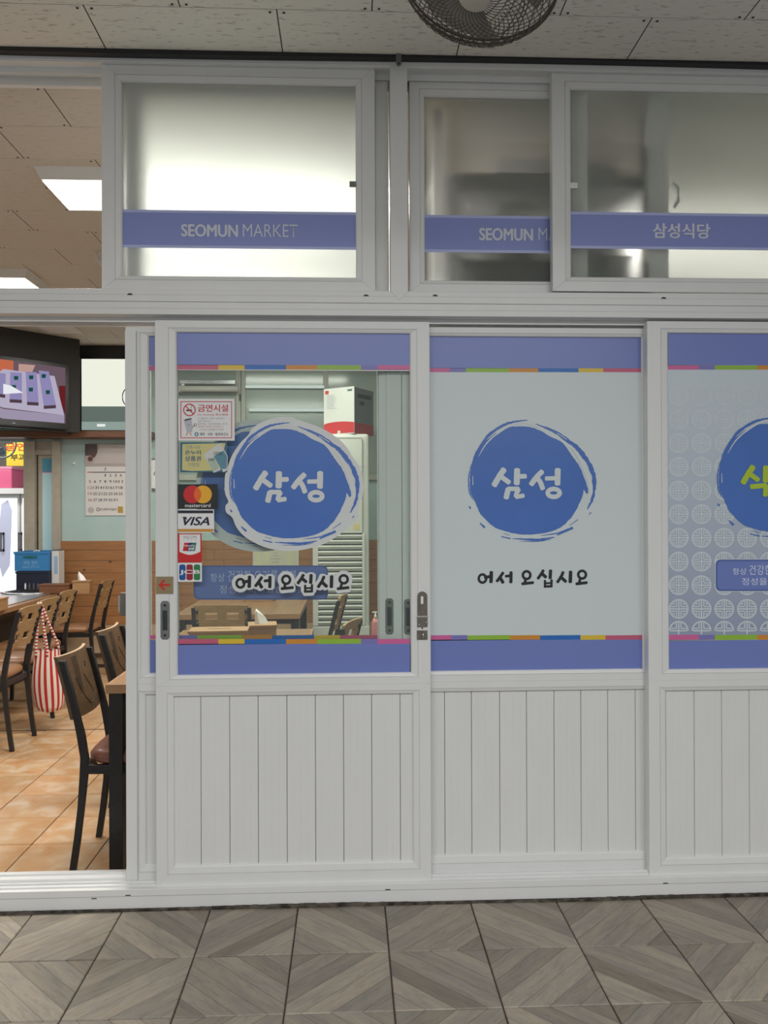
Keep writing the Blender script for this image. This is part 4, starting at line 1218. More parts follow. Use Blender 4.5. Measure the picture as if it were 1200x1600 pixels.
# white pipe and duct left of the window
pr2 = prect(278, 372, 603, 612, wy - 0.1)
e = empty('ceiling_pipe', ((pr2[0] + pr2[1]) / 2, wy - 0.1, (pr2[2] + pr2[3]) / 2)); hw = (pr2[1] - pr2[0]) / 2
tag(e, 'white horizontal pipe with a collar high at the back wall', 'pipe')
MB().tube([(-hw - 0.15, 0, 0), (hw, 0, 0)], 0.026, 12).build('pipe', white_in, e, smooth=True)
MB().tube([(-hw - 0.05, 0, 0), (-hw + 0.03, 0, 0)], 0.032, 12).build('collar', white_in, e, smooth=True)
box('hanger', steel, e, -hw + 0.02, hw * 0.9, -0.01, 0.01, 0.045, 0.075)
box('hanger_strap', steel, e, -hw + 0.03, -hw + 0.06, -0.005, 0.005, 0.02, 0.06)

# ---- ceiling lamps of the restaurant
lm = emitm('panel_emit', (1.0, 0.97, 0.92, 1), 6.0)
def panel_lamp(x0, x1, y0, y1, label, on=True):
    e = empty('ceiling_lamp', ((x0 + x1) / 2, (y0 + y1) / 2, CEIL_IN))
    tag(e, label, 'lamp', 'restaurant ceiling lamps')
    hx, hy = (x1 - x0) / 2, (y1 - y0) / 2
    b_ = MB(); t = 0.022
    v = [(-hx, -hy, 0), (hx, -hy, 0), (hx, hy, 0), (-hx, hy, 0), (-hx + t, -hy + t, -0.05), (hx - t, -hy + t, -0.05), (hx - t, hy - t, -0.05), (-hx + t, hy - t, -0.05)]
    b_.add(v, [(0, 1, 5, 4), (1, 2, 6, 5), (2, 3, 7, 6), (3, 0, 4, 7), (4, 5, 6, 7)])
    b_.build('housing', white_in, e)
    box('diffuser', lm if on else mat('lamp_off', (0.75, 0.73, 0.68, 1), 0.5), e, -hx + t + 0.008, hx - t - 0.008, -hy + t + 0.008, hy - t - 0.008, -0.056, -0.0505)
    return e
a = at_z(52, 259, CEIL_IN)
panel_lamp(a.x, a.x + 1.50, a.y, a.y + 0.40, 'lit white ceiling lamp beside the upper left window')
panel_lamp(-3.2, -2.0, 2.32, 2.68, 'lit white ceiling lamp over the long steel table')
panel_lamp(-1.2, 0.0, 3.02, 3.38, 'lit white ceiling lamp above the middle table')
panel_lamp(1.35, 2.55, 1.32, 1.68, 'lit white ceiling lamp added to brighten the frosted right windows')  # added fixture, there to lift the light behind the right upper panes
a = at_z(56, 507, CEIL_IN)
e = empty('ceiling_hatch', (a.x + 0.14, a.y + 0.14, CEIL_IN)); tag(e, 'pale square ceiling hatch above the television', 'hatch')
box('frame', white_in, e, -0.15, 0.15, -0.15, 0.15, -0.010, -0.001, 0.002); box('lid', MATS.get('lamp_off') or mat('lamp_off', (0.75, 0.73, 0.68, 1), 0.5), e, -0.12, 0.12, -0.12, 0.12, -0.014, -0.010)

# ================================================================== FURNITURE
def curve_board(xs_, zs_, holes, th, bend, tilt_fn):
    """board from a grid with missing cells; tilt_fn(x, z) gives the y of its front"""
    b_ = MB(); nx, nz = len(xs_), len(zs_)
    idx = {}
    def vid(i, k, s):
        if (i, k, s) not in idx:
            idx[(i, k, s)] = len(b_.v)
            x_, z_ = xs_[i], zs_[k]
            b_.v.append((x_, tilt_fn(x_, z_) + bend * (x_ * x_) + (th if s else 0), z_))
        return idx[(i, k, s)]
    solid = lambda i, k: 0 <= i < nx - 1 and 0 <= k < nz - 1 and (i, k) not in holes
    for i in range(nx - 1):
        for k in range(nz - 1):
            if not solid(i, k): continue
            b_.f.append((vid(i, k, 0), vid(i + 1, k, 0), vid(i + 1, k + 1, 0), vid(i, k + 1, 0)))
            b_.f.append((vid(i, k, 1), vid(i, k + 1, 1), vid(i + 1, k + 1, 1), vid(i + 1, k, 1)))
            if not solid(i - 1, k): b_.f.append((vid(i, k, 0), vid(i, k + 1, 0), vid(i, k + 1, 1), vid(i, k, 1)))
            if not solid(i + 1, k): b_.f.append((vid(i + 1, k, 0), vid(i + 1, k, 1), vid(i + 1, k + 1, 1), vid(i + 1, k + 1, 0)))
            if not solid(i, k - 1): b_.f.append((vid(i, k, 0), vid(i, k, 1), vid(i + 1, k, 1), vid(i + 1, k, 0)))
            if not solid(i, k + 1): b_.f.append((vid(i, k + 1, 0), vid(i + 1, k + 1, 0), vid(i + 1, k + 1, 1), vid(i, k + 1, 1)))
    return b_

SEAT_Z, TOP_Z = 0.43, 0.82
def post_y(z):
    """chair back posts: splayed foot, upright at the seat, leaning back above"""
    if z < SEAT_Z: return -0.045 * ((SEAT_Z - z) / SEAT_Z) ** 1.5
    return -0.090 * ((z - SEAT_Z) / (TOP_Z - SEAT_Z)) ** 1.25

def make_chair(style, W=0.36):
    """faces +Y; origin on the floor under the back posts"""
    root = empty('dining_chair')
    hw = W / 2 - 0.014
    for s in (-1, 1):
        m_ = MB()
        zs_ = [0.0, 0.12, 0.24, 0.36, 0.43, 0.52, 0.62, 0.72, 0.80]
        v = []; f = []
        for z in zs_:
            yc = post_y(z); d_ = 0.015 if 0.3 < z < 0.6 else 0.0125
            v += [(s * hw - 0.011, yc - d_, z), (s * hw + 0.011, yc - d_, z), (s * hw + 0.011, yc + d_, z), (s * hw - 0.011, yc + d_, z)]
        for i in range(len(zs_) - 1):
            for k in range(4):
                f.append((4 * i + k, 4 * i + (k + 1) % 4, 4 * i + 4 + (k + 1) % 4, 4 * i + 4 + k))
        f += [(3, 2, 1, 0), tuple(4 * (len(zs_) - 1) + k for k in range(4))]
        m_.add(v, f).build('back_leg', black_metal, root, 0.003)
        MB().bar((s * (hw + 0.01), 0.37, SEAT_Z - 0.05), (s * (hw + 0.015), 0.385, 0.0), 0.024, 0.024, (0, 1, 0)).build('front_leg', black_metal, root, 0.002)
        MB().bar((s * hw, 0.0, SEAT_Z - 0.045), (s * (hw + 0.01), 0.38, SEAT_Z - 0.045), 0.02, 0.035).build('side_rail', black_metal, root, 0.002)
    MB().bar((-hw, 0.37, SEAT_Z - 0.045), (hw, 0.37, SEAT_Z - 0.045), 0.02, 0.035).build('front_rail', black_metal, root, 0.002)
    MB().bar((-hw, 0.0, SEAT_Z - 0.045), (hw, 0.0, SEAT_Z - 0.045), 0.02, 0.035).build('back_rail', black_metal, root, 0.002)
    # seat pad: rounded, domed
    pts = []
    N = 32
    for k in range(N):
        a_ = 2 * math.pi * k / N
        c_, s_ = math.cos(a_), math.sin(a_)
        e_ = 0.42
        x_ = abs(c_) ** e_ * (1 if c_ > 0 else -1); y_ = abs(s_) ** e_ * (1 if s_ > 0 else -1)
        pts.append(((hw + 0.022 + 0.012 * y_) * x_, 0.205 + 0.205 * y_))
    sm = MB(); rings = [(0.93, SEAT_Z - 0.028), (1.0, SEAT_Z - 0.016), (1.0, SEAT_Z + 0.004), (0.95, SEAT_Z + 0.018), (0.8, SEAT_Z + 0.026), (0.4, SEAT_Z + 0.031)]
    v = []
    for sc_, z in rings:
        for x_, y_ in pts: v.append((x_ * sc_, 0.205 + (y_ - 0.205) * sc_, z))
    f = []
    for i in range(len(rings) - 1):
        for k in range(N): f.append((i * N + k, i * N + (k + 1) % N, (i + 1) * N + (k + 1) % N, (i + 1) * N + k))
    f += [tuple(range(N - 1, -1, -1)), tuple((len(rings) - 1) * N + k for k in range(N))]
    sm.add(v, f).build('seat', vinyl if style == 'engraved' else vinyl_tan, root, smooth=True)
    fn = lambda x_, z_: post_y(z_) - 0.006
    if style == 'engraved':
        xs_ = [-hw - 0.006 + (2 * hw + 0.012) * i / 8 for i in range(9)]
        zs_ = [0.575, 0.62, 0.67, 0.72, 0.77, 0.813]
        b_ = curve_board(xs_, zs_, set(), 0.013, -0.9, lambda x_, z_: fn(x_, z_) - 0.019 + 0.9 * hw * hw)
        bo = b_.build('backrest', ply_dark, root)
        eb = MB()
        for i in range(8):
            x0, x1 = xs_[i], xs_[i + 1]
            y0 = fn(0, 0.813) - 0.019 + 0.9 * (hw * hw - x0 * x0); y1 = fn(0, 0.813) - 0.019 + 0.9 * (hw * hw - x1 * x1)
            eb.add([(x0, y0, .8132), (x1, y1, .8132), (x1, y1 + .013, .8132), (x0, y0 + .013, .8132), (x0, y0, .815), (x1, y1, .815), (x1, y1 + .013, .815), (x0, y0 + .013, .815)], [(0, 1, 5, 4), (2, 3, 7, 6), (4, 5, 6, 7)])
        eb.build('top_edge', ply_edge, bo)
        def bp(x_, z_): return (-x_, fn(x_, z_) - 0.0057 + 0.9 * (hw * hw - x_ * x_), z_)
        en = MB()
        for dx in (-0.012, 0.0, 0.012, 0.024):
            en.tube([bp(-0.075 + dx + 0.01, 0.80), bp(-0.075 + dx + 0.006, 0.74), bp(-0.07 + dx * 0.7, 0.67)], 0.0017, 4)
        en.tube([bp(-0.09, 0.72), bp(-0.07, 0.675), bp(-0.05, 0.64), bp(-0.02, 0.61)], 0.0018, 4)
        en.tube([bp(-0.01, 0.72), bp(0.01, 0.69), bp(0.04, 0.66), bp(0.05, 0.635), bp(0.035, 0.615), bp(0.0, 0.605), bp(-0.02, 0.61)], 0.0018, 4)
        en.tube([bp(0.03, 0.765), bp(0.04, 0.755), bp(0.03, 0.745), bp(0.025, 0.755)], 0.0025, 4)
        en.build('engraving', mat('engraved_line', (0.03, 0.018, 0.01, 1), 0.6), bo)
    else:
        w_ = hw - 0.004
        xs_ = [-w_, -w_ + 0.022, -w_ * 0.62, -w_ * 0.17, 0, w_ * 0.17, w_ * 0.62, w_ - 0.022, w_]
        zs_ = [0.575, 0.60, 0.618, 0.658, 0.678, 0.710, 0.728, 0.768, 0.785, 0.815]
        holes = {(2, 2), (5, 2), (2, 6), (5, 6)} | {(i, k) for i in (0, 7) for k in (1, 4, 6)}
        holes = {(2, 2), (5, 2), (2, 6), (5, 6)} | {(i, k) for i in (0, 7) for k in (0, 2, 3, 5, 7)} 
        b_ = curve_board(xs_, zs_, holes, 0.014, -0.7, lambda x_, z_: fn(x_, z_) - 0.004 + 0.7 * hw * hw)
        b_.build('backrest', ply, root)
        for s in (-1, 1):
            for z in (0.633, 0.700, 0.778):
                MB().lathe([(0.002, -0.016), (0.011, -0.012), (0.013, 0.0), (0.011, 0.012), (0.002, 0.016)], (s * (hw - 0.017), post_y(z) - 0.002, z), 10).build('stud', black_metal, root, smooth=True)
    return root

def clone(root):
    c_ = root.copy(); COL.objects.link(c_)
    for ch in root.children:
        d_ = ch.copy(); COL.objects.link(d_); d_.parent = c_
        for g in ch.children:
            h_ = g.copy(); COL.objects.link(h_); h_.parent = d_
    return c_

protoE = make_chair('engraved', 0.35)
protoP = make_chair('ply', 0.36)
used = {'e': False, 'p': False}
def chair(kind, x, y, deg, label, group=None):
    pr = protoE if kind == 'e' else protoP
    c_ = clone(pr) if used[kind] else pr
    used[kind] = True
    c_.location = (x, y, 0.0); c_.rotation_euler = (0, 0, math.radians(deg))
    tag(c_, label, 'chair', group or 'dining chairs')
    return c_

# near table and its chairs (left of the door jamb)
cE1 = at_z(115, 1357, 0); cE2 = at_z(152, 1312, 0)
chair('e', (cE1.x + cE2.x) / 2 + 0.045, (cE1.y + cE2.y) / 2 + 0.01, -90, 'nearest dark-board chair with an engraved back beside the door opening')
cG = at_y(174, 985, 1.20)
chair('e', cG.x + 0.10, 1.16, -90, 'dark-board chair half hidden behind the white door jamb')
cA1 = at_z(17, 1174, 0); cA2 = at_z(56, 1150, 0)
ax_, ay_ = (cA1.x + cA2.x) / 2 - 0.045, (cA1.y + cA2.y) / 2
chair('p', ax_, ay_, 90, 'plywood chair with the red striped bag hanging on it')
chair('p', -2.03, 2.53, 90, 'plywood chair right behind the striped bag')
chair('p', -2.10, 3.08, 90, 'plywood chair third along the steel table')
cD1 = at_z(151, 1053, 0); cD2 = at_z(168, 1043, 0)
chair('p', (cD1.x + cD2.x) / 2 + 0.06, 4.02, 90, 'farthest plywood chair by the pine wainscot')
# chairs seen through the glass
cH = at_y(345, 945, 2.05)
chair('p', cH.x, 2.15, 0, 'plywood chair with its back to the glass door')
cI = at_y(532, 926, 2.55)
chair('p', cI.x - 0.07, 2.58, 82, 'plywood chair seen edge-on before the air conditioner')
cJ = at_y(549, 966, 1.36)
chair('p', cJ.x - 0.08, 1.30, 74, 'plywood chair with one square hole showing near the pink bottle')
cK = at_y(290, 915, 2.75)
chair('p', cK.x - 0.06, 2.74, -80, 'tilted plywood chair left of the middle table')
chair('p', -3.07, 3.96, 90, 'plywood chair cut by the left frame edge near the crates')

def table(name, x0, x1, y0, y1, ztop, label, topm, leg=0.052, edge=0.034, legs=True, apron=True):
    e = empty(name, ((x0 + x1) / 2, (y0 + y1) / 2, 0)); tag(e, label, 'table')
    hx, hy = (x1 - x0) / 2, (y1 - y0) / 2
    t = box('table_top', topm, e, -hx + 0.012, hx - 0.012, -hy + 0.012, hy - 0.012, ztop - edge + 0.004, ztop, 0.001)
    for nm, a_ in (('edge_band', (-hx, hx, -hy, -hy + 0.012)), ('edge_band', (-hx, hx, hy - 0.012, hy)), ('edge_band', (-hx, -hx + 0.012, -hy + 0.012, hy - 0.012)), ('edge_band', (hx - 0.012, hx, -hy + 0.012, hy - 0.012))):
        box(nm, edge_wood, e, a_[0], a_[1], a_[2], a_[3], ztop - edge, ztop + 0.0005, 0.0015)
    if legs:
        for sx in (-1, 1):
            for sy in (-1, 1):
                cx, cy = sx * (hx - leg / 2 - 0.008), sy * (hy - leg / 2 - 0.012)
                box('leg', black_metal, e, cx - leg / 2, cx + leg / 2, cy - leg / 2, cy + leg / 2, 0.0, ztop - edge, 0.002)
        if apron:
            for sy in (-1, 1):
                box('apron', black_metal, e, -hx + 0.06, hx - 0.06, sy * (hy - 0.045) - 0.012, sy * (hy - 0.045) + 0.012, ztop - edge - 0.035, ztop - edge)
            for sx in (-1, 1):
                box('apron', black_metal, e, sx * (hx - 0.045) - 0.012, sx * (hx - 0.045) + 0.012, -hy + 0.06, hy - 0.06, ztop - edge - 0.035, ztop - edge)
    return e

lg = at_z(171, 1364, 0)
tn_x0, tn_y0 = lg.x - 0.010, max(0.19, lg.y - 0.01)
TZ = 0.715
table('dining_table', tn_x0, tn_x0 + 0.72, tn_y0, tn_y0 + 1.45, TZ, 'dining table with black square legs nearest the door jamb', table_wood)
tm = at_z(464, 959, TZ); tm2 = at_z(483, 935, TZ)
table('dining_table', tm.x - 0.78, tm.x + 0.02, tm.y, tm2.y + 0.05, TZ, 'brown middle table seen through the glass door', table_wood)
ts = at_z(12, 952, TZ); ts2 = at_z(155, 914, TZ)
lt = table('dining_table', ts.x - 0.62, max(ts.x, ts2.x) - 0.07, ts.y - 0.12, 4.12, TZ, 'long table with a steel top and wooden edge', table_wood)
LTX1 = max(ts.x, ts2.x) - 0.04
box('steel_plate', steel, lt, -0.26, 0.24, -0.70, 0.45, TZ + 0.001, TZ + 0.006, 0.001)
box('centre_pedestal', mat('pedestal_grey', (0.05, 0.045, 0.04, 1), 0.5), lt, -0.20, -0.02, -0.68, 0.70, 0.0, TZ - 0.036)

# ---- boxes of tissues and wooden boxes on the tables
def tissue_box(x, y, z, w_, d_, h_, rz, label, top=True, sheet=True, m=None):
    e = empty('tissue_box' if sheet else 'wooden_box', (x, y, z), rz); tag(e, label, 'tissue box' if sheet else 'box')
    box('case', m or box_wood, e, -w_ / 2, w_ / 2, -d_ / 2, d_ / 2, 0, h_ - 0.012, 0.002)
    lid = box('lid', m or box_wood, e, -w_ / 2 - 0.004, w_ / 2 + 0.004, -d_ / 2 - 0.004, d_ / 2 + 0.004, h_ - 0.012, h_, 0.002)
    if sheet:
        v = [(-0.035, 0, h_), (-0.012, -0.02, h_), (0.03, -0.005, h_), (0.008, 0.02, h_), (-0.036, -0.008, h_ + 0.045), (-0.028, -0.014, h_ + 0.06), (0.012, -0.004, h_ + 0.032), (-0.012, 0.012, h_ + 0.052), (-0.03, -0.002, h_ + 0.072)]
        MB().add(v, [(0, 1, 5, 4), (1, 2, 6, 5), (2, 3, 7, 6), (3, 0, 4, 7), (4, 5, 8), (5, 6, 8), (6, 7, 8), (7, 4, 8)]).build('tissue_sheet', tissue, e, smooth=False)
    else:
        box('slot', ink, lid, -w_ * 0.2, w_ * 0.2, -0.006, 0.006, h_, h_ + 0.0004)
    return e
p1 = at_y(410, 985, 1.05)
tissue_box(p1.x, 1.05, TZ + 0.0005, 0.128, 0.13, zpx(410, 974, 1.05) - TZ, 0.12, 'wooden tissue box with a white sheet, nearest the glass')
p2 = at_y(341, 990, 0.85)
tissue_box(p2.x, 0.88, TZ + 0.0005, 0.255, 0.13, zpx(341, 984, 0.85) - TZ, 0.05, 'long low wooden box beside the near tissue box', sheet=False)
p3 = at_y(404, 950, tm2.y - 0.2)
tissue_box(p3.x, tm2.y - 0.12, TZ + 0.0005, 0.22, 0.13, 0.10, -0.1, 'wooden box on the middle table behind glass', sheet=False)
p4 = at_y(129, 902, 3.96)
tissue_box(p4.x, 3.96, TZ + 0.0005, 0.135, 0.12, 0.105, 0.1, 'wooden tissue box at the far end of the steel table')
p5 = at_y(90, 908, 3.92)
tissue_box(p5.x - 0.01, 3.92, TZ + 0.0065, 0.235, 0.12, 0.075, 0.0, 'reddish flat box beside the far tissue box', sheet=False, m=header_wood)
p6 = at_y(2, 945, ts.y)
tissue_box(p6.x - 0.025, ts.y - 0.045, TZ + 0.0005, 0.13, 0.12, 0.085, 0.0, 'wooden box at the left frame edge on the steel table', sheet=False)
# grill rim on the steel table
gq = at_z(44, 927, TZ)
e = empty('table_grill', (gq.x, gq.y, TZ + 0.006)); tag(e, 'round steel grill plate set in the long table', 'grill')
MB().lathe([(0.20, 0.0), (0.20, 0.008), (0.185, 0.012), (0.17, 0.004)], seg=32).build('rim', steel, e, smooth=True)
for k in range(5):
    MB().bar((-0.14, -0.10 + 0.05 * k, 0.014), (0.14, -0.10 + 0.05 * k, 0.014), 0.006, 0.006).build('grate_bar', black_metal, e)

# ---- striped bag hanging on chair A
bagm = mat('striped_cloth', (0.6, 0.05, 0.05, 1), 0.85)
n, l, b = nodes_of(bagm)
tc = n.new('ShaderNodeUVMap'); tc.uv_map = 'UVMap'
sp = n.new('ShaderNodeSeparateXYZ'); l.new(tc.outputs[0], sp.inputs[0])
m1 = n.new('ShaderNodeMath'); m1.operation = 'FRACT'; l.new(sp.outputs[0], m1.inputs[0])
m2 = n.new('ShaderNodeMath'); m2.operation = 'GREATER_THAN'; m2.inputs[1].default_value = 0.46; l.new(m1.outputs[0], m2.inputs[0])
mx = n.new('ShaderNodeMix'); mx.data_type = 'RGBA'
mx.inputs[6].default_value = (0.47, 0.022, 0.018, 1); mx.inputs[7].default_value = (0.72, 0.66, 0.58, 1)
l.new(m2.outputs[0], mx.inputs[0]); l.new(mx.outputs[2], b.inputs['Base Color'])

by = ay_ + 0.22
btop = at_y(73, 1015, by); bbot = at_y(77, 1112, by)
hang = at_y(62, 943, by)
bag = empty('striped_bag', (btop.x, by, bbot.z)); tag(bag, 'red and white striped tote bag hanging from a chair back', 'bag')
H = btop.z - bbot.z
NU, NV = 48, 12
v = []; f = []; uvs = []
for j in range(NV + 1):
    t = j / NV
    wd = (0.078 + 0.016 * math.sin(math.pi * min(1, t * 1.15)) + 0.006 * (1 - t)) * (1.0 if t > 0.12 else (0.86 + 0.14 * math.sin(math.pi / 2 * t / 0.12)))
    dp = 0.030 + 0.022 * math.sin(math.pi * t) - 0.012 * t
    zz = H * (t if t > 0 else 0.0)
    for i in range(NU):
        a_ = 2 * math.pi * i / NU
        fold = 1 + 0.05 * math.sin(5 * a_ + 2) * t
        sag = 0.012 * (1 - t) * abs(math.cos(a_)) if t < 0.3 else 0
        v.append((wd * math.cos(a_) * fold + 0.016 * (1 - t) , dp * math.sin(a_) * fold, zz + sag * 1.2 + (0.006 * math.sin(7 * a_) * t if j == NV else 0)))
for j in range(NV):
    for i in range(NU):
        f.append((j * NU + i, j * NU + (i + 1) % NU, (j + 1) * NU + (i + 1) % NU, (j + 1) * NU + i))
f.append(tuple(range(NU - 1, -1, -1)))
me = bpy.data.meshes.new('bag_body'); me.from_pydata(v, [], f); me.update()
uv = me.uv_layers.new(name='UVMap')
for p in me.polygons:
    ids = [me.loops[li].vertex_index % NU for li in p.loop_indices]
    wrap = max(ids) - min(ids) > NU / 2
    for li, q in zip(p.loop_indices, ids):
        u = q + (NU if wrap and q < NU / 2 else 0)
        uv.data[li].uv = (u / NU * 15.0, me.vertices[me.loops[li].vertex_index].co.z)
link('bag_body', me, bagm, bag, smooth=True)
def strap(x0, x1, dy):
    hx_, hz_ = hang.x - bag.location.x, hang.z - bag.location.z
    pts = smooth_open([(x0, dy, H - 0.04), (x0, dy, H + 0.02), (x0 * 0.45 + hx_ * 0.55, dy * 0.6, H + (hz_ - H) * 0.6), (hx_ - 0.008, dy * 0.2, hz_ - 0.008), (hx_, 0, hz_), (hx_ + 0.008, dy * 0.2, hz_ - 0.008), (x1 * 0.5 + hx_ * 0.5, dy * 0.6, H + (hz_ - H) * 0.55), (x1, dy, H + 0.02), (x1, dy, H - 0.04)], 6)
    mb = MB().tube(pts, 0.0085, 8, flat=0.35, upv=(0, 1, 0.02))
    me = bpy.data.meshes.new('bag_strap'); me.from_pydata([tuple(q) for q in mb.v], [], mb.f); me.update()
    uv = me.uv_layers.new(name='UVMap')
    acc = [0.0]
    for i in range(1, len(pts)): acc.append(acc[-1] + (pts[i] - pts[i - 1]).length)
    for p in me.polygons:
        for li in p.loop_indices:
            uv.data[li].uv = (acc[me.loops[li].vertex_index // 8] / 0.021, 0)
    link('bag_strap', me, bagm, bag, smooth=True)
strap(-0.055, 0.012, -0.028); strap(-0.02, 0.06, 0.028)

# ---- television in its dark corner board
tvr = at_y(125, 610, WB - 0.32)
tvl_far = at_y(0, 600, WB - 0.80)
dirv = Vector((tvl_far.x - tvr.x, tvl_far.y - tvr.y, 0)); dirv.normalize()
ang = math.atan2(-dirv.y, -dirv.x)        # local +X runs from left to right
tb = empty('corner_board', (tvr.x, tvr.y, 0), ang); tag(tb, 'dark brown slanted board panel carrying the television', 'board')
zb0, zb1 = zpx(125, 676, tvr.y), CEIL_IN - 0.002
box('panel', dark_board, tb, -1.15, 0.0, 0.0, 0.04, zb0, zb1, 0.002)
box('side_return', dark_board, tb, -0.03, 0.0, 0.04, 0.20, zb0, zb1, 0.002)
tv = empty('television', (tvr.x, tvr.y, 0), ang); tag(tv, 'black flat television showing strips on a white tray', 'television')
def hit(px, py):
    """photo pixel to local (x, z) on the slanted board's front"""
    nrm = Vector((-math.sin(ang), math.cos(ang), 0)); d_ = ray(px, py)
    t = (tvr - CAMPOS).dot(nrm) / d_.dot(nrm); p = CAMPOS + d_ * t
    return ((p.x - tvr.x) * math.cos(ang) + (p.y - tvr.y) * math.sin(ang), p.z)
s_tr, s_br = hit(97, 575), hit(96, 663)
sz1 = (hit(50, 571)[1] + s_tr[1]) / 2; sz0 = (hit(50, 659)[1] + s_br[1]) / 2
sx1 = s_tr[0]; sx0 = sx1 - (sz1 - sz0) * 1.78
box('bezel', tv_black, tv, sx0 - 0.035, sx1 + 0.035, -0.06, -0.004, sz0 - 0.05, sz1 + 0.035, 0.004)
def tvp(pts, y_, nm, m_, par):
    MB().prism(pts, -y_, -y_ + 0.0006).build(nm, m_, par)
scn = box('screen', emitm('tv_ground', rgb(108, 88, 100), 0.9), tv, sx0, sx1, -0.0612, -0.0602, sz0, sz1)
S_ = lambda u, w_: (sx0 + (sx1 - sx0) * u, sz0 + (sz1 - sz0) * w_)
def spx(x_, y_):
    q = hit(x_, y_); return (max(sx0, min(sx1, q[0])), max(sz0, min(sz1, q[1])))
E = lambda nm, r, g, b_, s=0.85: emitm(nm, rgb(r, g, b_), s)
tvp([S_(0, .62), S_(.62, .62), spx(16, 585), spx(16, 563), S_(0, 1)], 0.062, 'picture', E('tv_orange', 205, 110, 78), scn)
tvp([spx(24, 570), spx(50, 572), spx(42, 590), spx(24, 588)], 0.062, 'picture', E('tv_peach', 200, 160, 150), scn)
tvp([spx(87, 604), spx(97, 604), spx(97, 650), spx(88, 625)], 0.062, 'picture', E('tv_maroon', 105, 28, 34), scn)
tvp([S_(0.1, .33), spx(0, 578), spx(80, 589), spx(95, 650), spx(0, 638)], 0.0625, 'picture', E('tv_tray', 190, 182, 205), scn)
tvp([S_(0.1, .15), S_(0.1, .33), spx(0, 640), spx(95, 650), spx(95, 662), spx(0, 657)], 0.063, 'picture', E('tv_tray_side', 165, 155, 180), scn)
for (a_, b_, c_, d_) in (((55, 580), (71, 582), (82, 634), (63, 635)), ((35, 582), (52, 583), (55, 630), (37, 629)), ((11, 583), (29, 584), (29, 626), (10, 625)), ((-10, 584), (4, 585), (3, 618), (-11, 616))):
    tvp([spx(*a_), spx(*b_), spx(*c_), spx(*d_)], 0.0635, 'picture', E('tv_strip', 150, 142, 190), scn)
    q1 = ((a_[0] + b_[0]) / 2, a_[1] + 9); q2 = ((c_[0] + d_[0]) / 2 - 3, c_[1] - 20)
    tvp([spx(d_[0], d_[1]), spx(*c_), spx(c_[0], c_[1] + 5), spx(d_[0], d_[1] + 5)], 0.0638, 'picture', E('tv_strip_end', 80, 62, 72), scn)
    for q in (q1, q2):
        if q[0] > 4: tvp([spx(q[0] - 3.5, q[1] - 3), spx(q[0] + 3.5, q[1] - 3), spx(q[0] + 3, q[1] + 3), spx(q[0] - 3, q[1] + 3)], 0.064, 'picture', E('tv_green', 14, 80, 74), scn)
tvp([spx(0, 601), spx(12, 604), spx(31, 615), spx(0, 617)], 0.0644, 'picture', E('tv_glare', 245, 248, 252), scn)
q = hit(17, 662)
MB().prism([(q[0] - 0.012, q[1] - 0.005), (q[0] + 0.012, q[1] - 0.005), (q[0] + 0.012, q[1] + 0.005), (q[0] - 0.012, q[1] + 0.005)], -0.0606, -0.0602).build('maker_mark', inkgrey, tv)

# ---- second screen on the back wall
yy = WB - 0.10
t2 = empty('wall_screen', (0, 0, 0)); tag(t2, 'flat wall screen glowing in pale bands right of the television', 'television')
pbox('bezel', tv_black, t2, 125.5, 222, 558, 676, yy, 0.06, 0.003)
so = pbox('screen', E('pale_upper', 238, 240, 224, 1.0), t2, 127.5, 220, 561, 635, yy - 0.002, 0.0015)  # screen face built from pale glowing bands
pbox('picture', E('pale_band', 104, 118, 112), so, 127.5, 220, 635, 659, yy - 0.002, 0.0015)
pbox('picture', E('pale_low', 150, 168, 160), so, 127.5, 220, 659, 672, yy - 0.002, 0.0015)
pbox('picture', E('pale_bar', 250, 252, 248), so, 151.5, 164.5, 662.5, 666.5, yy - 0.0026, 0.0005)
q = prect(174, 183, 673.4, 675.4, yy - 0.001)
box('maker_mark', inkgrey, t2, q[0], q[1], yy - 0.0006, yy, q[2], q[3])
# loop of cable hanging before it
q = at_y(194, 620, yy - 0.06)
cb = MB().tube(smooth_open([(q.x + 0.06, yy - 0.05, q.z + 0.10), (q.x + 0.0, yy - 0.05, q.z + 0.06), (q.x - 0.018, yy - 0.05, q.z), (q.x + 0.0, yy - 0.05, q.z - 0.06), (q.x + 0.06, yy - 0.05, q.z - 0.10)], 5), 0.0045, 6).build('cable_loop', ink, None, smooth=True)
tag(cb, 'black cable loop in front of the pale wall screen', 'cable')

RFY = 2.0
q = at_y(200, 380, RFY)
rf = empty('room_fan', (q.x, RFY, q.z)); tag(rf, 'pale ceiling fan edge peeking out left of the bright upper window', 'fan')
rfm = mat('fan_pale', (0.62, 0.63, 0.62, 1), 0.35)
for rr, yo in ((0.198, 0.0), (0.188, -0.05), (0.14, -0.075), (0.09, -0.088), (0.045, -0.094)):
    MB().tube([(rr * math.cos(2 * math.pi * k / 36), yo, rr * math.sin(2 * math.pi * k / 36)) for k in range(36)], 0.008 if yo == 0 else 0.0028, 6, True, upv=(0, 1, 0)).build('cage_ring', rfm, rf, smooth=True)
for k in range(12):
    a_ = k * math.pi / 6
    MB().tube([(r_ * math.cos(a_), y_, r_ * math.sin(a_)) for r_, y_ in ((0.045, -0.094), (0.09, -0.088), (0.14, -0.075), (0.188, -0.05), (0.198, 0.0))], 0.002, 5, upv=(0, 1, 0.01)).build('cage_spoke', rfm, rf, smooth=True)
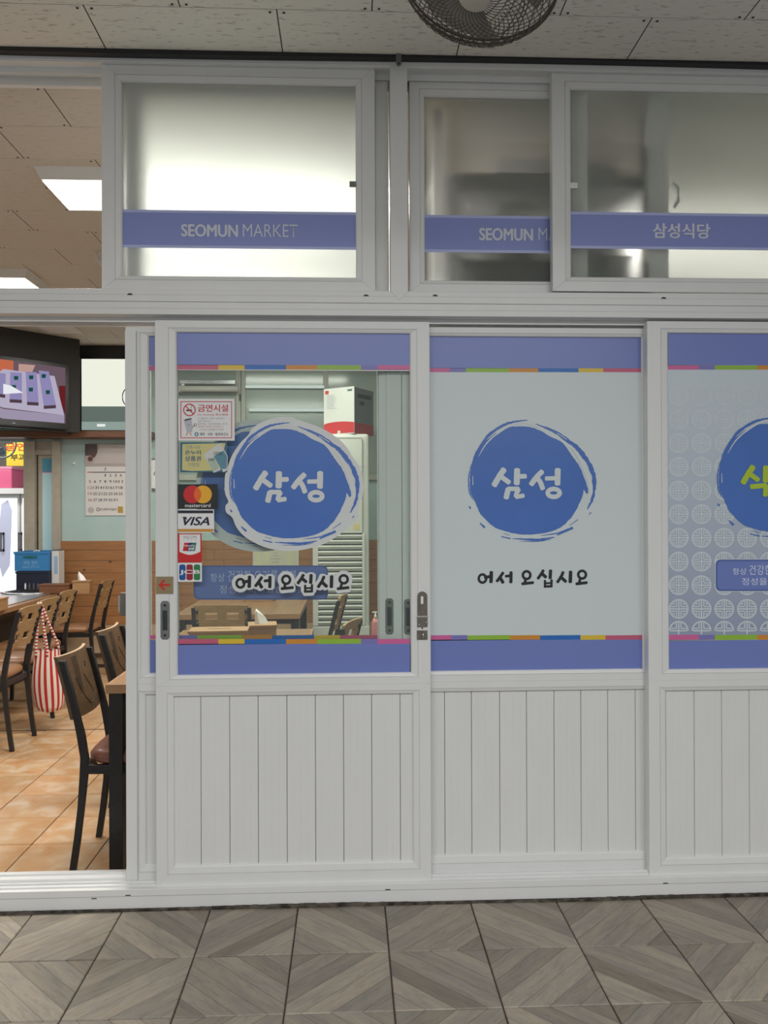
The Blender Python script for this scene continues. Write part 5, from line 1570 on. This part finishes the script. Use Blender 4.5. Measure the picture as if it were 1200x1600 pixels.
for k in range(3):
    a_ = k * 2.094 + 0.9
    MB().prism([(0.03 * math.cos(a_), 0.03 * math.sin(a_)), (0.15 * math.cos(a_ - 0.35), 0.15 * math.sin(a_ - 0.35)), (0.165 * math.cos(a_ + 0.1), 0.165 * math.sin(a_ + 0.1)), (0.135 * math.cos(a_ + 0.5), 0.135 * math.sin(a_ + 0.5))], -0.035, -0.030).build('blade', rfm, rf)
o = MB().lathe([(0.05, -0.03), (0.055, 0.0), (0.05, 0.09), (0.02, 0.11)], seg=18).build('motor', rfm, rf, smooth=True); o.matrix_local = Matrix.Rotation(-math.pi / 2, 4, 'X')
MB().bar((0.0, 0.06, 0.0), (0.0, 0.06, CEIL_IN - q.z - 0.001), 0.025, 0.025).build('hanger', rfm, rf)

# ---- calendar
yc = WB - 0.008
cal = empty('wall_calendar', (0, 0, 0)); tag(cal, 'paper July calendar hanging on the aqua wall', 'calendar')
sheet = pbox('date_sheet', mat('calendar_paper', (0.68, 0.66, 0.64, 1), 0.6), cal, 133.5, 208, 729, 805.5, yc - 0.002, 0.003)
pbox('picture_sheet', mat('calendar_photo', (0.42, 0.36, 0.34, 1), 0.5), cal, 133, 208, 694, 729, yc - 0.001, 0.003)
pbox('picture_dark', mat('calendar_photo_dark', (0.10, 0.07, 0.07, 1), 0.5), cal, 133, 152, 694, 712, yc - 0.0016, 0.0005)
pp = Print(yc - 0.0019); pp.disc((141, 717), 4).disc((146, 712), 3); pp.build('picture_fruit', mat('calendar_fruit', (0.12, 0.05, 0.035, 1), 0.5), cal)
pp = Print(yc - 0.0022); pp.poly([(157, 695), (206, 695), (206, 724), (145, 724), (150, 712)]); pp.build('picture_page', mat('calendar_page', (0.50, 0.45, 0.43, 1), 0.5), cal)
caltext = mat('calendar_ink', (0.05, 0.05, 0.06, 1), 0.6); calred = mat('calendar_red', (0.42, 0.10, 0.11, 1), 0.6)
yt = yc - 0.0026
pbox('rule', caltext, sheet, 136.5, 206, 737.2, 738.6, yt, 0.0004); pbox('rule', calred, sheet, 136.5, 144.5, 737.2, 738.6, yt - 0.0003, 0.0003)
fit_text('7', (163, 166.2, 731, 735.8), yt, caltext, sheet, 'date', 0.02)
for r_i in range(5):
    for c_i in range(7):
        dnum = r_i * 7 + c_i - 2
        if dnum < 1 or dnum > 31: continue
        cx = 140.5 + c_i * 8.0; cy = 742.7 + r_i * 9.6
        s_ = str(dnum); w_ = 1.7 * len(s_) * 0.95
        if s_ == '1': w_ = 0.8
        fit_text(s_, (cx - w_, cx + w_, cy - 2.1, cy + 2.1), yt, calred if c_i == 0 else caltext, sheet, 'date', 0.015)
fit_text('(주)제주막걸리', (155, 182, 794, 798.5), yt, caltext, sheet, 'lettering', 0.015)
Print(yt).disc((142, 797), 5, 4.8).build('round_seal', mat('seal_grey', (0.45, 0.45, 0.45, 1), 0.5), sheet)
Print(yt).ring((153, 796), 2.2, 2.4, 1.2, 14).build('round_mark', mat('mark_brown', (0.2, 0.12, 0.10, 1), 0.5), sheet)
Print(yt).rect(184, 192, 791.5, 801.5).build('gold_mark', mat('gold_mark', (0.42, 0.28, 0.05, 1), 0.5), sheet)
q = at_y(116, 724, WB)
wh = MB().lathe([(0.016, 0), (0.014, 0.010), (0.008, 0.016), (0.002, 0.018)], seg=14).build('wall_hook', pap_white, None, smooth=True)
wh.matrix_world = Matrix.Translation((q.x, WB - 0.0005, q.z)) @ Matrix.Rotation(math.pi / 2, 4, 'X')
tag(wh, 'small white round hook on the aqua wall', 'hook')
# menu paper seen through the glass
mp_ = pbox('menu_sheet', mat('menu_paper', (0.60, 0.58, 0.47, 1), 0.6), None, 395, 467, 848, 886, WB - 0.045, 0.004)
tag(mp_, 'pale menu sheet on the wainscot behind the logo', 'menu')
for k_, (x0, x1) in enumerate(((400, 407), (414, 421), (449, 456))):
    pbox('printed_column', mat('menu_tint', (0.62, 0.62, 0.40, 1), 0.6), mp_, x0, x1, 849, 885, WB - 0.0455, 0.0004)
for k_, yy_ in enumerate((863.5, 868.5, 873.5, 878.5)):
    fit_text(('메뉴', '고기국수', '돼지국밥정식', '순대국밥')[k_], (431 - (2, 5, 8, 5)[k_], 431 + (2, 5, 8, 5)[k_], yy_ - 1.5, yy_ + 1.5), WB - 0.0456, inkgrey, mp_)
# round clock glimpsed beside the door stile
q = at_y(241, 741, WB - 0.02)
ck = empty('wall_clock', (q.x, WB, q.z)); tag(ck, 'round white wall clock glimpsed between the door frames', 'clock')
for nm, m_, r0, z0_ in (('rim', mat('clock_rim', (0.15, 0.15, 0.15, 1), 0.4), 0.145, 0.03), ('dial', pap_white, 0.13, 0.033)):
    o = MB().lathe([(r0, 0.0), (r0, z0_)], seg=32).build(nm, m_, ck); o.matrix_local = Matrix.Translation((0, -0.001, 0)) @ Matrix.Rotation(math.pi / 2, 4, 'X')
for a_, ln in ((0.5, 0.07), (2.2, 0.10)):
    MB().bar((0, -0.036, 0), (ln * math.sin(a_), -0.036, ln * math.cos(a_)), 0.005, 0.002, (0, 1, 0)).build('hand', ink, ck)

# ---- standing air conditioner with a carton on top
acy = 3.75
def apx(x, y): return at_y(x, y, acy)
ax0, ax1 = apx(488, 850).x, apx(577, 850).x; az1 = apx(540, 677).z
ac = empty('air_conditioner', ((ax0 + ax1) / 2, acy + 0.18, 0)); tag(ac, 'tall white standing air conditioner with louvred lower front', 'air conditioner')
acm = noisy('ac_plastic', (0.56, 0.57, 0.52, 1), (0.60, 0.61, 0.56, 1), 10, 0.4)
hx = (ax1 - ax0) / 2
box('body', acm, ac, -hx, hx, -0.15, 0.17, 0.0, az1, 0.022)
zs_l1, zs_l0 = apx(540, 834).z, apx(540, 978).z
box('upper_panel', acm, ac, -hx + 0.004, hx - 0.055, -0.172, -0.15, zs_l1 + 0.004, az1 - 0.035, 0.004)
box('top_slot', mat('ac_dark', (0.06, 0.065, 0.06, 1), 0.6), ac, -hx + 0.02, hx - 0.06, -0.1735, -0.172, apx(540, 684).z - 0.004, apx(540, 684).z)
box('panel_seam', MATS['ac_dark'], ac, -hx + 0.004, hx - 0.05, -0.1735, -0.172, apx(540, 728.5).z - 0.0025, apx(540, 728.5).z)
lvx0, lvx1 = apx(497, 900).x - ac.location.x, apx(566, 900).x - ac.location.x
box('grille_frame', acm, ac, -hx + 0.004, lvx0, -0.172, -0.15, zs_l0, zs_l1, 0.002); box('grille_frame', acm, ac, lvx1, hx - 0.035, -0.172, -0.15, zs_l0, zs_l1, 0.002)
box('grille_back', MATS['ac_dark'], ac, lvx0, lvx1, -0.1525, -0.15, zs_l0, zs_l1)
nl = 17; pitch = (zs_l1 - zs_l0) / nl
for k in range(nl):
    z = zs_l0 + pitch * (k + 0.5)
    v = [(lvx0, -0.172, z - pitch * 0.42), (lvx1, -0.172, z - pitch * 0.42), (lvx1, -0.156, z + pitch * 0.36), (lvx0, -0.156, z + pitch * 0.36),
         (lvx0, -0.168, z - pitch * 0.46), (lvx1, -0.168, z - pitch * 0.46), (lvx1, -0.152, z + pitch * 0.32), (lvx0, -0.152, z + pitch * 0.32)]
    v = [(lvx0, -0.160, z - pitch * 0.40), (lvx1, -0.160, z - pitch * 0.40), (lvx1, -0.176, z + pitch * 0.10), (lvx0, -0.176, z + pitch * 0.10),
         (lvx1, -0.160, z + pitch * 0.36), (lvx0, -0.160, z + pitch * 0.36)]
    MB().add(v, [(0, 1, 2, 3), (3, 2, 4, 5), (5, 4, 1, 0), (0, 3, 5), (1, 4, 2)]).build('louvre', acm, ac)
box('base', acm, ac, -hx, hx, -0.172, -0.15, 0.0, zs_l0 - 0.006, 0.004)
q = apx(557, 823)
pbox('star_label', mat('label_yellow', (0.60, 0.50, 0.22, 1), 0.5), None, 553, 562, 819, 828, acy + 0.006, 0.001)
o = bpy.data.objects['star_label']; o.parent = ac; o.matrix_parent_inverse = Matrix.Translation(-ac.location)

# carton: front face to the viewer, right side turned away
c0, c1 = apx(505, 640), apx(553.5, 640)
cz0 = az1 + 0.001; cz1 = apx(530, 603).z
cw = 0.30
ct = empty('cardboard_carton', (c1.x, acy + 0.02, cz0), math.radians(-33)); tag(ct, 'white and red product carton on top of the air conditioner', 'carton')
ch_ = cz1 - cz0
cart_w = mat('carton_white', (0.60, 0.60, 0.57, 1), 0.6); cart_r = mat('carton_red', (0.50, 0.02, 0.025, 1), 0.6); cart_g = mat('carton_grey', (0.12, 0.13, 0.13, 1), 0.6)
box('case', cart_w, ct, -cw, 0.0, 0.0, 0.30, 0.0, ch_, 0.002)
box('side_face', cart_g, ct, 0.0001, 0.0010, 0.003, 0.298, 0.085, ch_ - 0.003)  # side face coloured greyer than the white front
box('side_band', mat('carton_dark_red', (0.28, 0.02, 0.02, 1), 0.6), ct, 0.0001, 0.0014, 0.003, 0.298, 0.002, 0.09)  # band a darker red than on the front
fb = [(-cw + 0.001, 0.008), (-0.001, 0.008), (-0.001, 0.092)] + [(-0.001 - (cw - 0.002) * k / 8, 0.092 + 0.013 * math.sin(math.pi * k / 8) ** 0.8) for k in range(1, 8)] + [(-cw + 0.001, 0.088)]
MB().prism(fb, -0.0012, 0.0).build('front_band', cart_r, ct)
MB().prism([(-cw + 0.015, ch_ - 0.045), (-cw + 0.05, ch_ - 0.045), (-cw + 0.05, ch_ - 0.015), (-cw + 0.015, ch_ - 0.015)], -0.0012, 0.0).build('red_mark', cart_r, ct)
MB().prism([(-0.065, ch_ - 0.035), (-0.02, ch_ - 0.035), (-0.02, ch_ - 0.018), (-0.065, ch_ - 0.018)], -0.0012, 0.0).build('green_mark', mat('carton_green', (0.05, 0.10, 0.08, 1), 0.6), ct)
MB().prism([(-cw / 2 - 0.012, 0.004), (-cw / 2 + 0.014, 0.004), (-cw / 2 + 0.014, 0.030), (-cw / 2 - 0.012, 0.030)], -0.0022, -0.0012).build('tape_patch', cart_w, ct)
for k in range(9):
    z = ch_ - 0.06 - 0.0135 * k
    MB().prism([(-cw + 0.03, z), (-cw + 0.10 + random.uniform(0, 0.06), z), (-cw + 0.10, z + 0.004), (-cw + 0.03, z + 0.004)], -0.0008, 0.0).build('print_line', inkgrey, ct)
for z_, y0_, y1_, h2 in ((ch_ - 0.085, 0.05, 0.26, 0.035), (ch_ - 0.14, 0.08, 0.15, 0.03)):
    box('side_mark', ink, ct, 0.0010, 0.0016, y0_, y1_, z_, z_ + h2)
tp = box('top_flap', cart_w, ct, -cw, 0, 0.0, 0.15, ch_, ch_ + 0.002)

# pink soap bottle near the inner door edge
q = at_z(586.5, 1001, 0.74)
SBY, SBZ = 2.35, 0.55
sbx = at_y(586.5, 980, SBY)
sto = empty('bottle_stand', (sbx.x, SBY + 0.02, 0)); tag(sto, 'narrow grey side cabinet holding the pink bottle', 'cabinet')
box('body', mat('stand_grey', (0.18, 0.18, 0.17, 1), 0.5), sto, -0.05, 0.25, -0.09, 0.12, 0.0, SBZ - 0.02, 0.004); box('top', wall_grey, sto, -0.06, 0.26, -0.10, 0.13, SBZ - 0.02, SBZ, 0.003)
bt = empty('soap_bottle', (sbx.x, SBY, SBZ)); tag(bt, 'pink pump soap bottle beside the inner door edge', 'bottle')
bh = zpx(586, 966, SBY) - SBZ
MB().lathe([(0.024, 0), (0.026, 0.01), (0.026, bh * 0.8), (0.014, bh)], seg=18).build('body', mat('pink_soap', (0.50, 0.20, 0.20, 1), 0.25), bt, smooth=True)
MB().lathe([(0.009, 0), (0.009, 0.018), (0.005, 0.02), (0.005, 0.035)], (0, 0, bh), 12).build('pump_neck', white_in, bt, smooth=True)
MB().bar((-0.02, 0, bh + 0.038), (0.012, 0, bh + 0.038), 0.01, 0.009).build('pump_head', white_in, bt, 0.002)

# ---- crates and slim dispenser by the far opening
def crate(x, y, z, w_, d_, h_, m_, label, letter=None):
    e = empty('plastic_crate', (x, y, z)); tag(e, label, 'crate', 'plastic crates by the far opening')
    t = 0.012
    box('front_wall', m_, e, -w_ / 2, w_ / 2, -d_ / 2, -d_ / 2 + t, 0, h_, 0.002); box('back_wall', m_, e, -w_ / 2, w_ / 2, d_ / 2 - t, d_ / 2, 0, h_, 0.002)
    box('side_wall', m_, e, -w_ / 2, -w_ / 2 + t, -d_ / 2 + t, d_ / 2 - t, 0, h_); box('side_wall', m_, e, w_ / 2 - t, w_ / 2, -d_ / 2 + t, d_ / 2 - t, 0, h_)
    box('bottom', m_, e, -w_ / 2 + t, w_ / 2 - t, -d_ / 2 + t, d_ / 2 - t, 0, 0.01)
    box('rim', m_, e, -w_ / 2 - 0.006, w_ / 2 + 0.006, -d_ / 2 - 0.006, -d_ / 2, h_ - 0.02, h_, 0.001)
    return e
cy_ = 4.42
k0 = at_y(22.5, 877, cy_ - 0.15); k1 = at_y(76, 877, cy_ - 0.15)
zt = at_y(50, 862, cy_ - 0.15).z; zmid_ = at_y(50, 892, cy_ - 0.15).z
cxm = (k0.x + k1.x) / 2; cw_ = k1.x - k0.x
navy_c = mat('navy_crate', (0.010, 0.013, 0.035, 1), 0.5); blue_c = mat('blue_crate', (0.035, 0.20, 0.46, 1), 0.45)
hn = (zmid_ - 0.001) / 3
for k in range(3):
    e = crate(cxm + 0.008, cy_, hn * k, cw_ - 0.012, 0.30, hn - 0.001, navy_c, ('lowest', 'middle', 'topmost')[k] + ' navy crate under the blue crate')
    if k == 2:
        for j in range(4):
            pts = [(-0.06 + 0.035 * j + 0.008 * math.cos(2 * math.pi * i / 10), hn * 0.55 + 0.03 * math.sin(2 * math.pi * i / 10)) for i in range(10)]
            MB().prism(pts, -0.152, -0.1505).build('hand_hole', mat('crate_hole', (0.10, 0.10, 0.12, 1), 0.5) if j else pap_white, e)
e = crate(cxm, cy_, zmid_, cw_, 0.30, zt - zmid_, blue_c, 'bright blue plastic crate with green print by the far opening')
hh = zt - zmid_
fit_text('오름담은', None, -0.1575, mat('green_print', (0.01, 0.12, 0.05, 1), 0.5), e, bold=0.05, world=(-cw_ * 0.24, cw_ * 0.18, hh * 0.66, hh * 0.80))
fit_text('흑돈', None, -0.1515, mat('pale_print', (0.22, 0.42, 0.62, 1), 0.5), e, world=(-cw_ * 0.24, cw_ * 0.2, hh * 0.32, hh * 0.52))
fit_text('064-7214', None, -0.1515, MATS['pale_print'], e, world=(-cw_ * 0.26, cw_ * 0.22, hh * 0.15, hh * 0.26))
MB().tube([(-0.05, -0.1, hh - 0.03), (0.03, -0.12, hh + 0.01), (0.06, -0.13, hh + 0.004)], 0.006, 6).build('white_stick', pap_white, e)
d0 = at_y(77, 880, cy_ - 0.1); d1_ = at_y(88.5, 880, cy_ - 0.1)
dz1 = at_y(82, 861, cy_ - 0.1).z
ds = empty('cup_dispenser', ((d0.x + d1_.x) / 2 + 0.018, cy_ - 0.04, 0)); tag(ds, 'slim white dispenser with a bluish window beside the crates', 'dispenser')
dw = (d1_.x - d0.x) / 2
box('body', white_in, ds, -dw, dw, -0.06, 0.08, 0.0, dz1, 0.004); box('window', mat('bluish_window', (0.30, 0.42, 0.55, 1), 0.3), ds, -dw * 0.25, dw * 0.75, -0.0615, -0.06, dz1 - 0.20, dz1 - 0.045)
box('cap', mat('cap_grey', (0.12, 0.12, 0.12, 1), 0.5), ds, -dw * 0.8, dw * 0.9, -0.055, 0.07, dz1, dz1 + 0.012, 0.003)

# ================================================================== NEXT LANE BEYOND THE OPENING
fl2 = box('floor.001', noisy('lane_floor', (0.30, 0.29, 0.27, 1), (0.36, 0.35, 0.33, 1), 5, 0.6), None, -7.5, -1.5, WB + 0.11, 9.0, -0.05, -0.002)
struct(fl2, 'grey floor of the lane beyond the restaurant', 'floor')
struct(box('wall_lane', noisy('lane_wall', (0.35, 0.30, 0.25, 1), (0.42, 0.36, 0.30, 1), 4, 0.8), None, -7.5, -1.5, 9.0, 9.1, -0.05, 3.4), 'brown wall of the shop across the far lane', 'wall')
struct(box('ceiling.002', wall_grey, None, -7.5, -1.5, WB + 0.11, 9.0, 3.3, 3.4), 'ceiling of the lane beyond the restaurant', 'ceiling')
fy = 7.2
def lp(px, py, y=fy): return at_y(px, py, y)
fz1 = lp(10, 772).z
fridge_e = mat('fridge_lit', (0.7, 0.72, 0.75, 1), 0.3, 0, (0.95, 0.97, 1.0, 1), 1.0)
for k, (x0, x1) in enumerate(((-30, 29), (30, 92))):
    a_, b_ = lp(x0, 830).x, lp(x1, 830).x
    e = empty('display_fridge', ((a_ + b_) / 2, fy + 0.3, 0)); tag(e, ('left' if k == 0 else 'right') + ' brightly lit glass fridge in the shop across the lane', 'fridge', 'lit fridges across the lane')
    hx = (b_ - a_) / 2
    box('body', white_in, e, -hx, hx, -0.26, 0.3, 0, fz1, 0.01)
    box('lit_door', fridge_e, e, -hx + 0.03, hx - 0.03, -0.275, -0.262, 0.25, fz1 - 0.05)
    sd = 1 if k == 0 else -1
    dr = MB()
    dr.prism([(hx * 0.1, 0.6), (hx * 0.5, 0.75), (hx * 0.62, fz1 - 0.2), (hx * 0.4, fz1 - 0.07), (hx * 0.05, fz1 - 0.12), (-0.05, 0.9)], -0.279, -0.276)
    dr.build('door_print', mat('fridge_shade', (0.35, 0.36, 0.45, 1), 0.4, 0, (0.50, 0.52, 0.66, 1), 0.5), e)
    hxp = lp(31 if k else 3, 845).x - e.location.x
    for (x_0, x_1, z_0, z_1) in ((-0.022, 0.022, lp(0, 862).z, lp(0, 858).z), (-0.022, 0.022, lp(0, 836).z, lp(0, 832).z), (-0.022, -0.012, lp(0, 862).z, lp(0, 832).z), (0.012, 0.022, lp(0, 862).z, lp(0, 832).z)):
        box('handle', mat('fridge_handle', (0.12, 0.11, 0.11, 1), 0.5), e, hxp + x_0, hxp + x_1, -0.30, -0.279, z_0, z_1)
cn = box('shop_canopy', white_in, None, lp(-40, 766).x, lp(90, 766).x, fy - 0.05, fy + 0.5, fz1 + 0.002, lp(10, 763).z)
tag(cn, 'white ledge on top of the lit fridges', 'ledge')
pk = empty('pink_box', (lp(4, 745).x, fy + 0.2, lp(10, 763).z + 0.001)); tag(pk, 'pink plastic box on top of the lit fridge', 'box')
hpk = lp(4, 729).z - lp(10, 763).z
pkm = mat('pink_plastic', (0.55, 0.10, 0.20, 1), 0.4)
box('case', pkm, pk, -0.25, 0.10, -0.18, 0.18, 0, hpk * 0.88, 0.01); box('lid', mat('pink_lid', (0.62, 0.20, 0.30, 1), 0.4), pk, -0.255, 0.105, -0.185, 0.185, hpk * 0.88, hpk, 0.005)
by_ = 6.6
ban = pbox('yellow_banner', mat('banner_yellow', (0.62, 0.42, 0.03, 1), 0.6, 0, (0.8, 0.55, 0.02, 1), 0.0), None, 10, 62, 660, 728, by_, 0.01)
tag(ban, 'yellow banner with red and black lettering in the far lane', 'banner')
fit_text('금연', (8, 41, 692, 704), by_ - 0.002, mat('banner_red', (0.65, 0.05, 0.01, 1), 0.6), ban, bold=0.02)
fit_text('부과', (16.5, 41, 709, 719.5), by_ - 0.002, ink, ban, bold=0.01)
for px in (14, 58):
    q = at_y(px, 660, by_ + 0.005)
    MB().tube([(q.x, by_ + 0.005, q.z - 0.01), (q.x, by_ + 0.005, 3.3)], 0.004, 6).build('cord', pap_white, ban)
# small fan hanging in the lane by the opening
fn_ = empty('lane_fan', (at_y(3, 694, 5.5).x, 5.5, at_y(3, 694, 5.5).z)); tag(fn_, 'round grey fan hanging in the far opening', 'fan')
ringm_ = mat('fan_ring_grey', (0.35, 0.37, 0.38, 1), 0.4)
for rr in (0.14, 0.11, 0.075, 0.04):
    MB().tube([(rr * math.cos(2 * math.pi * k / 28), 0.0 if rr > .12 else -0.03, rr * math.sin(2 * math.pi * k / 28)) for k in range(28)], 0.009 if rr > 0.12 else 0.0025, 6, True, upv=(0, 1, 0)).build('cage_ring', ringm_, fn_, smooth=True)
for k in range(3):
    a_ = k * 2 * math.pi / 3 + 0.4
    pts = [(0.02 * math.cos(a_), 0.02 * math.sin(a_)), (0.11 * math.cos(a_ - 0.35), 0.11 * math.sin(a_ - 0.35)), (0.12 * math.cos(a_ + 0.1), 0.12 * math.sin(a_ + 0.1)), (0.10 * math.cos(a_ + 0.5), 0.10 * math.sin(a_ + 0.5))]
    MB().prism(pts, 0.0, 0.006).build('blade', mat('fan_blade_blue', (0.16, 0.20, 0.28, 1), 0.3), fn_)
MB().bar((0, 0.02, 0.1), (0, 0.05, 3.3 - fn_.location.z), 0.02, 0.02).build('hanger', ringm_, fn_)

# ================================================================== RACK BEHIND THE UPPER RIGHT WINDOWS
rk = empty('storage_rack', (0, 0, 0)); tag(rk, 'dark metal storage rack behind the recessed frosted window', 'rack')
ry0, ry1 = 0.153, 0.55
rackm = mat('rack_dark', (0.030, 0.045, 0.045, 1), 0.5)
xa, xb = xpx(684, 300, ry0), xpx(1010, 300, ry0)
zt_ = CEIL_IN - 0.05
for x_ in (xa, xb):
    for y_ in (ry0, ry1):
        box('post', rackm, rk, x_ - 0.016, x_ + 0.016, y_ - 0.016, y_ + 0.016, 0.0, zt_)
z1_ = zpx(770, 281, ry0); z2_ = zpx(770, 446, ry0)
for z in (z1_, z2_, 1.3, 0.6):
    box('shelf', rackm, rk, xa - 0.01, xb + 0.01, ry0 - 0.015, ry1 + 0.015, z - 0.02, z + 0.012)
box('back_sheet', rackm, rk, xa, xb, ry1 + 0.016, ry1 + 0.022, 0.6, z2_)
dk = mat('dark_tub', (0.035, 0.045, 0.043, 1), 0.95, spec=0.05)
TUBH = zpx(770, 393, ry0) - z2_ - 0.0125
for k, (x0, x1) in enumerate(((694, 775), (779, 868), (874, 990))):
    a_, b_ = xpx(x0, 420, ry0), xpx(x1, 420, ry0)
    e = empty('storage_tub', ((a_ + b_) / 2, ry0 + 0.2, z2_ + 0.0125)); tag(e, ('left', 'middle', 'right')[k] + ' dark storage tub low behind the frosted windows', 'tub', 'dark tubs on the storage rack')
    hx = (b_ - a_) / 2
    box('body', dk, e, -hx + 0.004, hx - 0.004, -0.19, 0.17, 0, TUBH - 0.015, 0.006); box('lid', dk, e, -hx, hx, -0.195, 0.175, TUBH - 0.015, TUBH, 0.004)
def lumpy(name, c_, sx, sy, sz, m_, label, cat, seed):
    random.seed(seed)
    bm = bmesh.new(); bmesh.ops.create_icosphere(bm, subdivisions=3, radius=1)
    ph = [random.uniform(0, 6) for _ in range(6)]
    for v_ in bm.verts:
        p = v_.co; k = 1 + 0.10 * math.sin(5 * p.x + ph[0]) * math.cos(4 * p.z + ph[1]) + 0.07 * math.sin(9 * p.y + 6 * p.x + ph[2]) + 0.05 * math.sin(13 * p.z + ph[3])
        z = p.z * k
        v_.co = (p.x * k * sx, p.y * k * sy, max(-0.82, z) * sz + 0.82 * sz)
    me = bpy.data.meshes.new(name); bm.to_mesh(me); bm.free()
    o = link(name, me, m_, None, smooth=True, loc=c_)
    tag(o, label, cat); return o
q = xpx(745, 325, 0.155)
bagz = z2_ + 0.0125 + TUBH
e = empty('black_plastic_bag', (xpx(745, 325, ry0 + 0.03), ry0 + 0.03, bagz)); tag(e, 'crumpled dark plastic bag pressed near the frosted window', 'bag')
o = lumpy('bag_body', (0, 0, 0), 0.085, 0.055, 0.09, mat('black_plastic', (0.008, 0.008, 0.009, 1), 0.3), 'x', 'x', 5)
del o['label']; del o['category']; o.parent = e
MB().lathe([(0.012, 0), (0.02, 0.02), (0.03, 0.045)], (-0.01, 0, 0.145), 10).build('knot', MATS['black_plastic'], e, smooth=True)
bxm = mat('brown_carton', (0.075, 0.065, 0.055, 1), 0.7)
for nm, x0, x1, zb_, h_, lab in (('storage_box', 775, 965, z1_ + 0.013, 0.105, 'upper dark carton on the storage rack'), ('storage_box', 870, 975, z2_ + 0.0125 + TUBH, 0.13, 'lower dark carton on the storage rack')):
    a_, b_ = xpx(x0, 300, ry0 + 0.12), xpx(x1, 300, ry0 + 0.12)
    e = empty(nm, ((a_ + b_) / 2, ry0 + 0.22, zb_)); tag(e, lab, 'carton', 'cartons on the storage rack')
    hx = (b_ - a_) / 2
    box('case', bxm, e, -hx, hx, -0.12, 0.14, 0, h_, 0.003); box('lid_flap', bxm, e, -hx, hx, -0.12, 0.01, h_, h_ + 0.004)

# ================================================================== CAGE FAN OVER THE ALLEY
fan = empty('cage_fan', (0, 0, 0)); tag(fan, 'wire-cage fan hanging from the alley ceiling at the top edge', 'fan')
FR = 0.178
fy_ = -1.03
fc = at_y(749, -34, fy_)
nrm = Vector((-0.22, -0.20, -0.95)).normalized()
zax = nrm; xax = Vector((1, 0, 0)) - zax * zax.x; xax.normalize(); yax = zax.cross(xax)
FM = Matrix((xax, yax, zax)).transposed().to_4x4(); FM.translation = fc
fan.matrix_world = FM
cage_m = mat('cage_brown', (0.12, 0.10, 0.08, 1), 0.5, 0.1)
def cage_pt(t, a_, s):
    """t: 0 hub .. 1 rim; s: +1 front half, -1 rear half"""
    r = 0.035 + (FR - 0.035) * min(1, t * 1.02) if t < 0.98 else FR
    r = 0.035 + (FR - 0.035) * t
    z = s * 0.055 * math.sqrt(max(0.0, 1 - (r / FR) ** 4))
    return Vector((r * math.cos(a_), r * math.sin(a_), z))
for s in (1, -1):
    wires = MB(); N = 42 if s > 0 else 30
    for k in range(N):
        a0 = 2 * math.pi * k / N
        wires.tube([cage_pt(t, a0 + s * 1.35 * t ** 1.2, s) for t in [i / 9 for i in range(10)]], 0.0012, 4)
        if s > 0: wires.tube([cage_pt(t, a0 - s * 1.35 * t ** 1.2, s) + Vector((0, 0, 0.001)) for t in [0.25 + 0.75 * i / 7 for i in range(8)]], 0.0012, 4)
    o = wires.build('cage_wires', cage_m, fan, smooth=True); o['kind'] = 'stuff'
def ring(r, z, th, nm):
    MB().tube([(r * math.cos(2 * math.pi * k / 48), r * math.sin(2 * math.pi * k / 48), z) for k in range(48)], th, 6, True).build(nm, cage_m, fan, smooth=True)
ring(FR, 0.006, 0.0032, 'rim_ring'); ring(FR, -0.006, 0.0032, 'rim_ring'); ring(FR * 0.62, 0.053, 0.0016, 'guard_ring')
MB().lathe([(0.036, 0.048), (0.036, 0.056), (0.028, 0.061)], seg=24).build('hub_cap', mat('hub_cream', (0.55, 0.52, 0.45, 1), 0.5), fan, smooth=True)
for k in range(3):
    a0 = 2 * math.pi * k / 3 + 0.3
    v = []; f = []
    for i in range(6):
        r = 0.03 + 0.125 * i / 5
        for j in range(5):
            a_ = a0 + (j / 4 - 0.5) * (0.9 + 0.5 * i / 5) * (0.6 if i == 0 else 1)
            v.append((r * math.cos(a_), r * math.sin(a_), 0.022 * (j / 4 - 0.5)))
    for i in range(5):
        for j in range(4): f.append((i * 5 + j, i * 5 + j + 1, i * 5 + j + 6, i * 5 + j + 5))
    o = MB().add(v, f).build('blade', mat('fan_blade', (0.32, 0.32, 0.29, 1), 0.4), fan, smooth=True)
    so_ = o.modifiers.new('th', 'SOLIDIFY'); so_.thickness = 0.002
MB().lathe([(0.045, -0.15), (0.055, -0.13), (0.055, -0.06), (0.03, -0.05), (0.012, 0.05)], seg=20).build('motor', mat('motor_cream', (0.40, 0.38, 0.33, 1), 0.5), fan, smooth=True)
inv = FM.inverted()
MB().tube([inv @ (fc - nrm * 0.12), inv @ (fc - nrm * 0.16 + Vector((0, 0.03, 0.06))), inv @ Vector((fc.x, fc.y + 0.16, CEIL_OUT - 0.004))], 0.014, 10).build('bracket', MATS['motor_cream'], fan, smooth=True)

bpy.data.objects.remove(TXT_O); bpy.data.curves.remove(TXT_C)
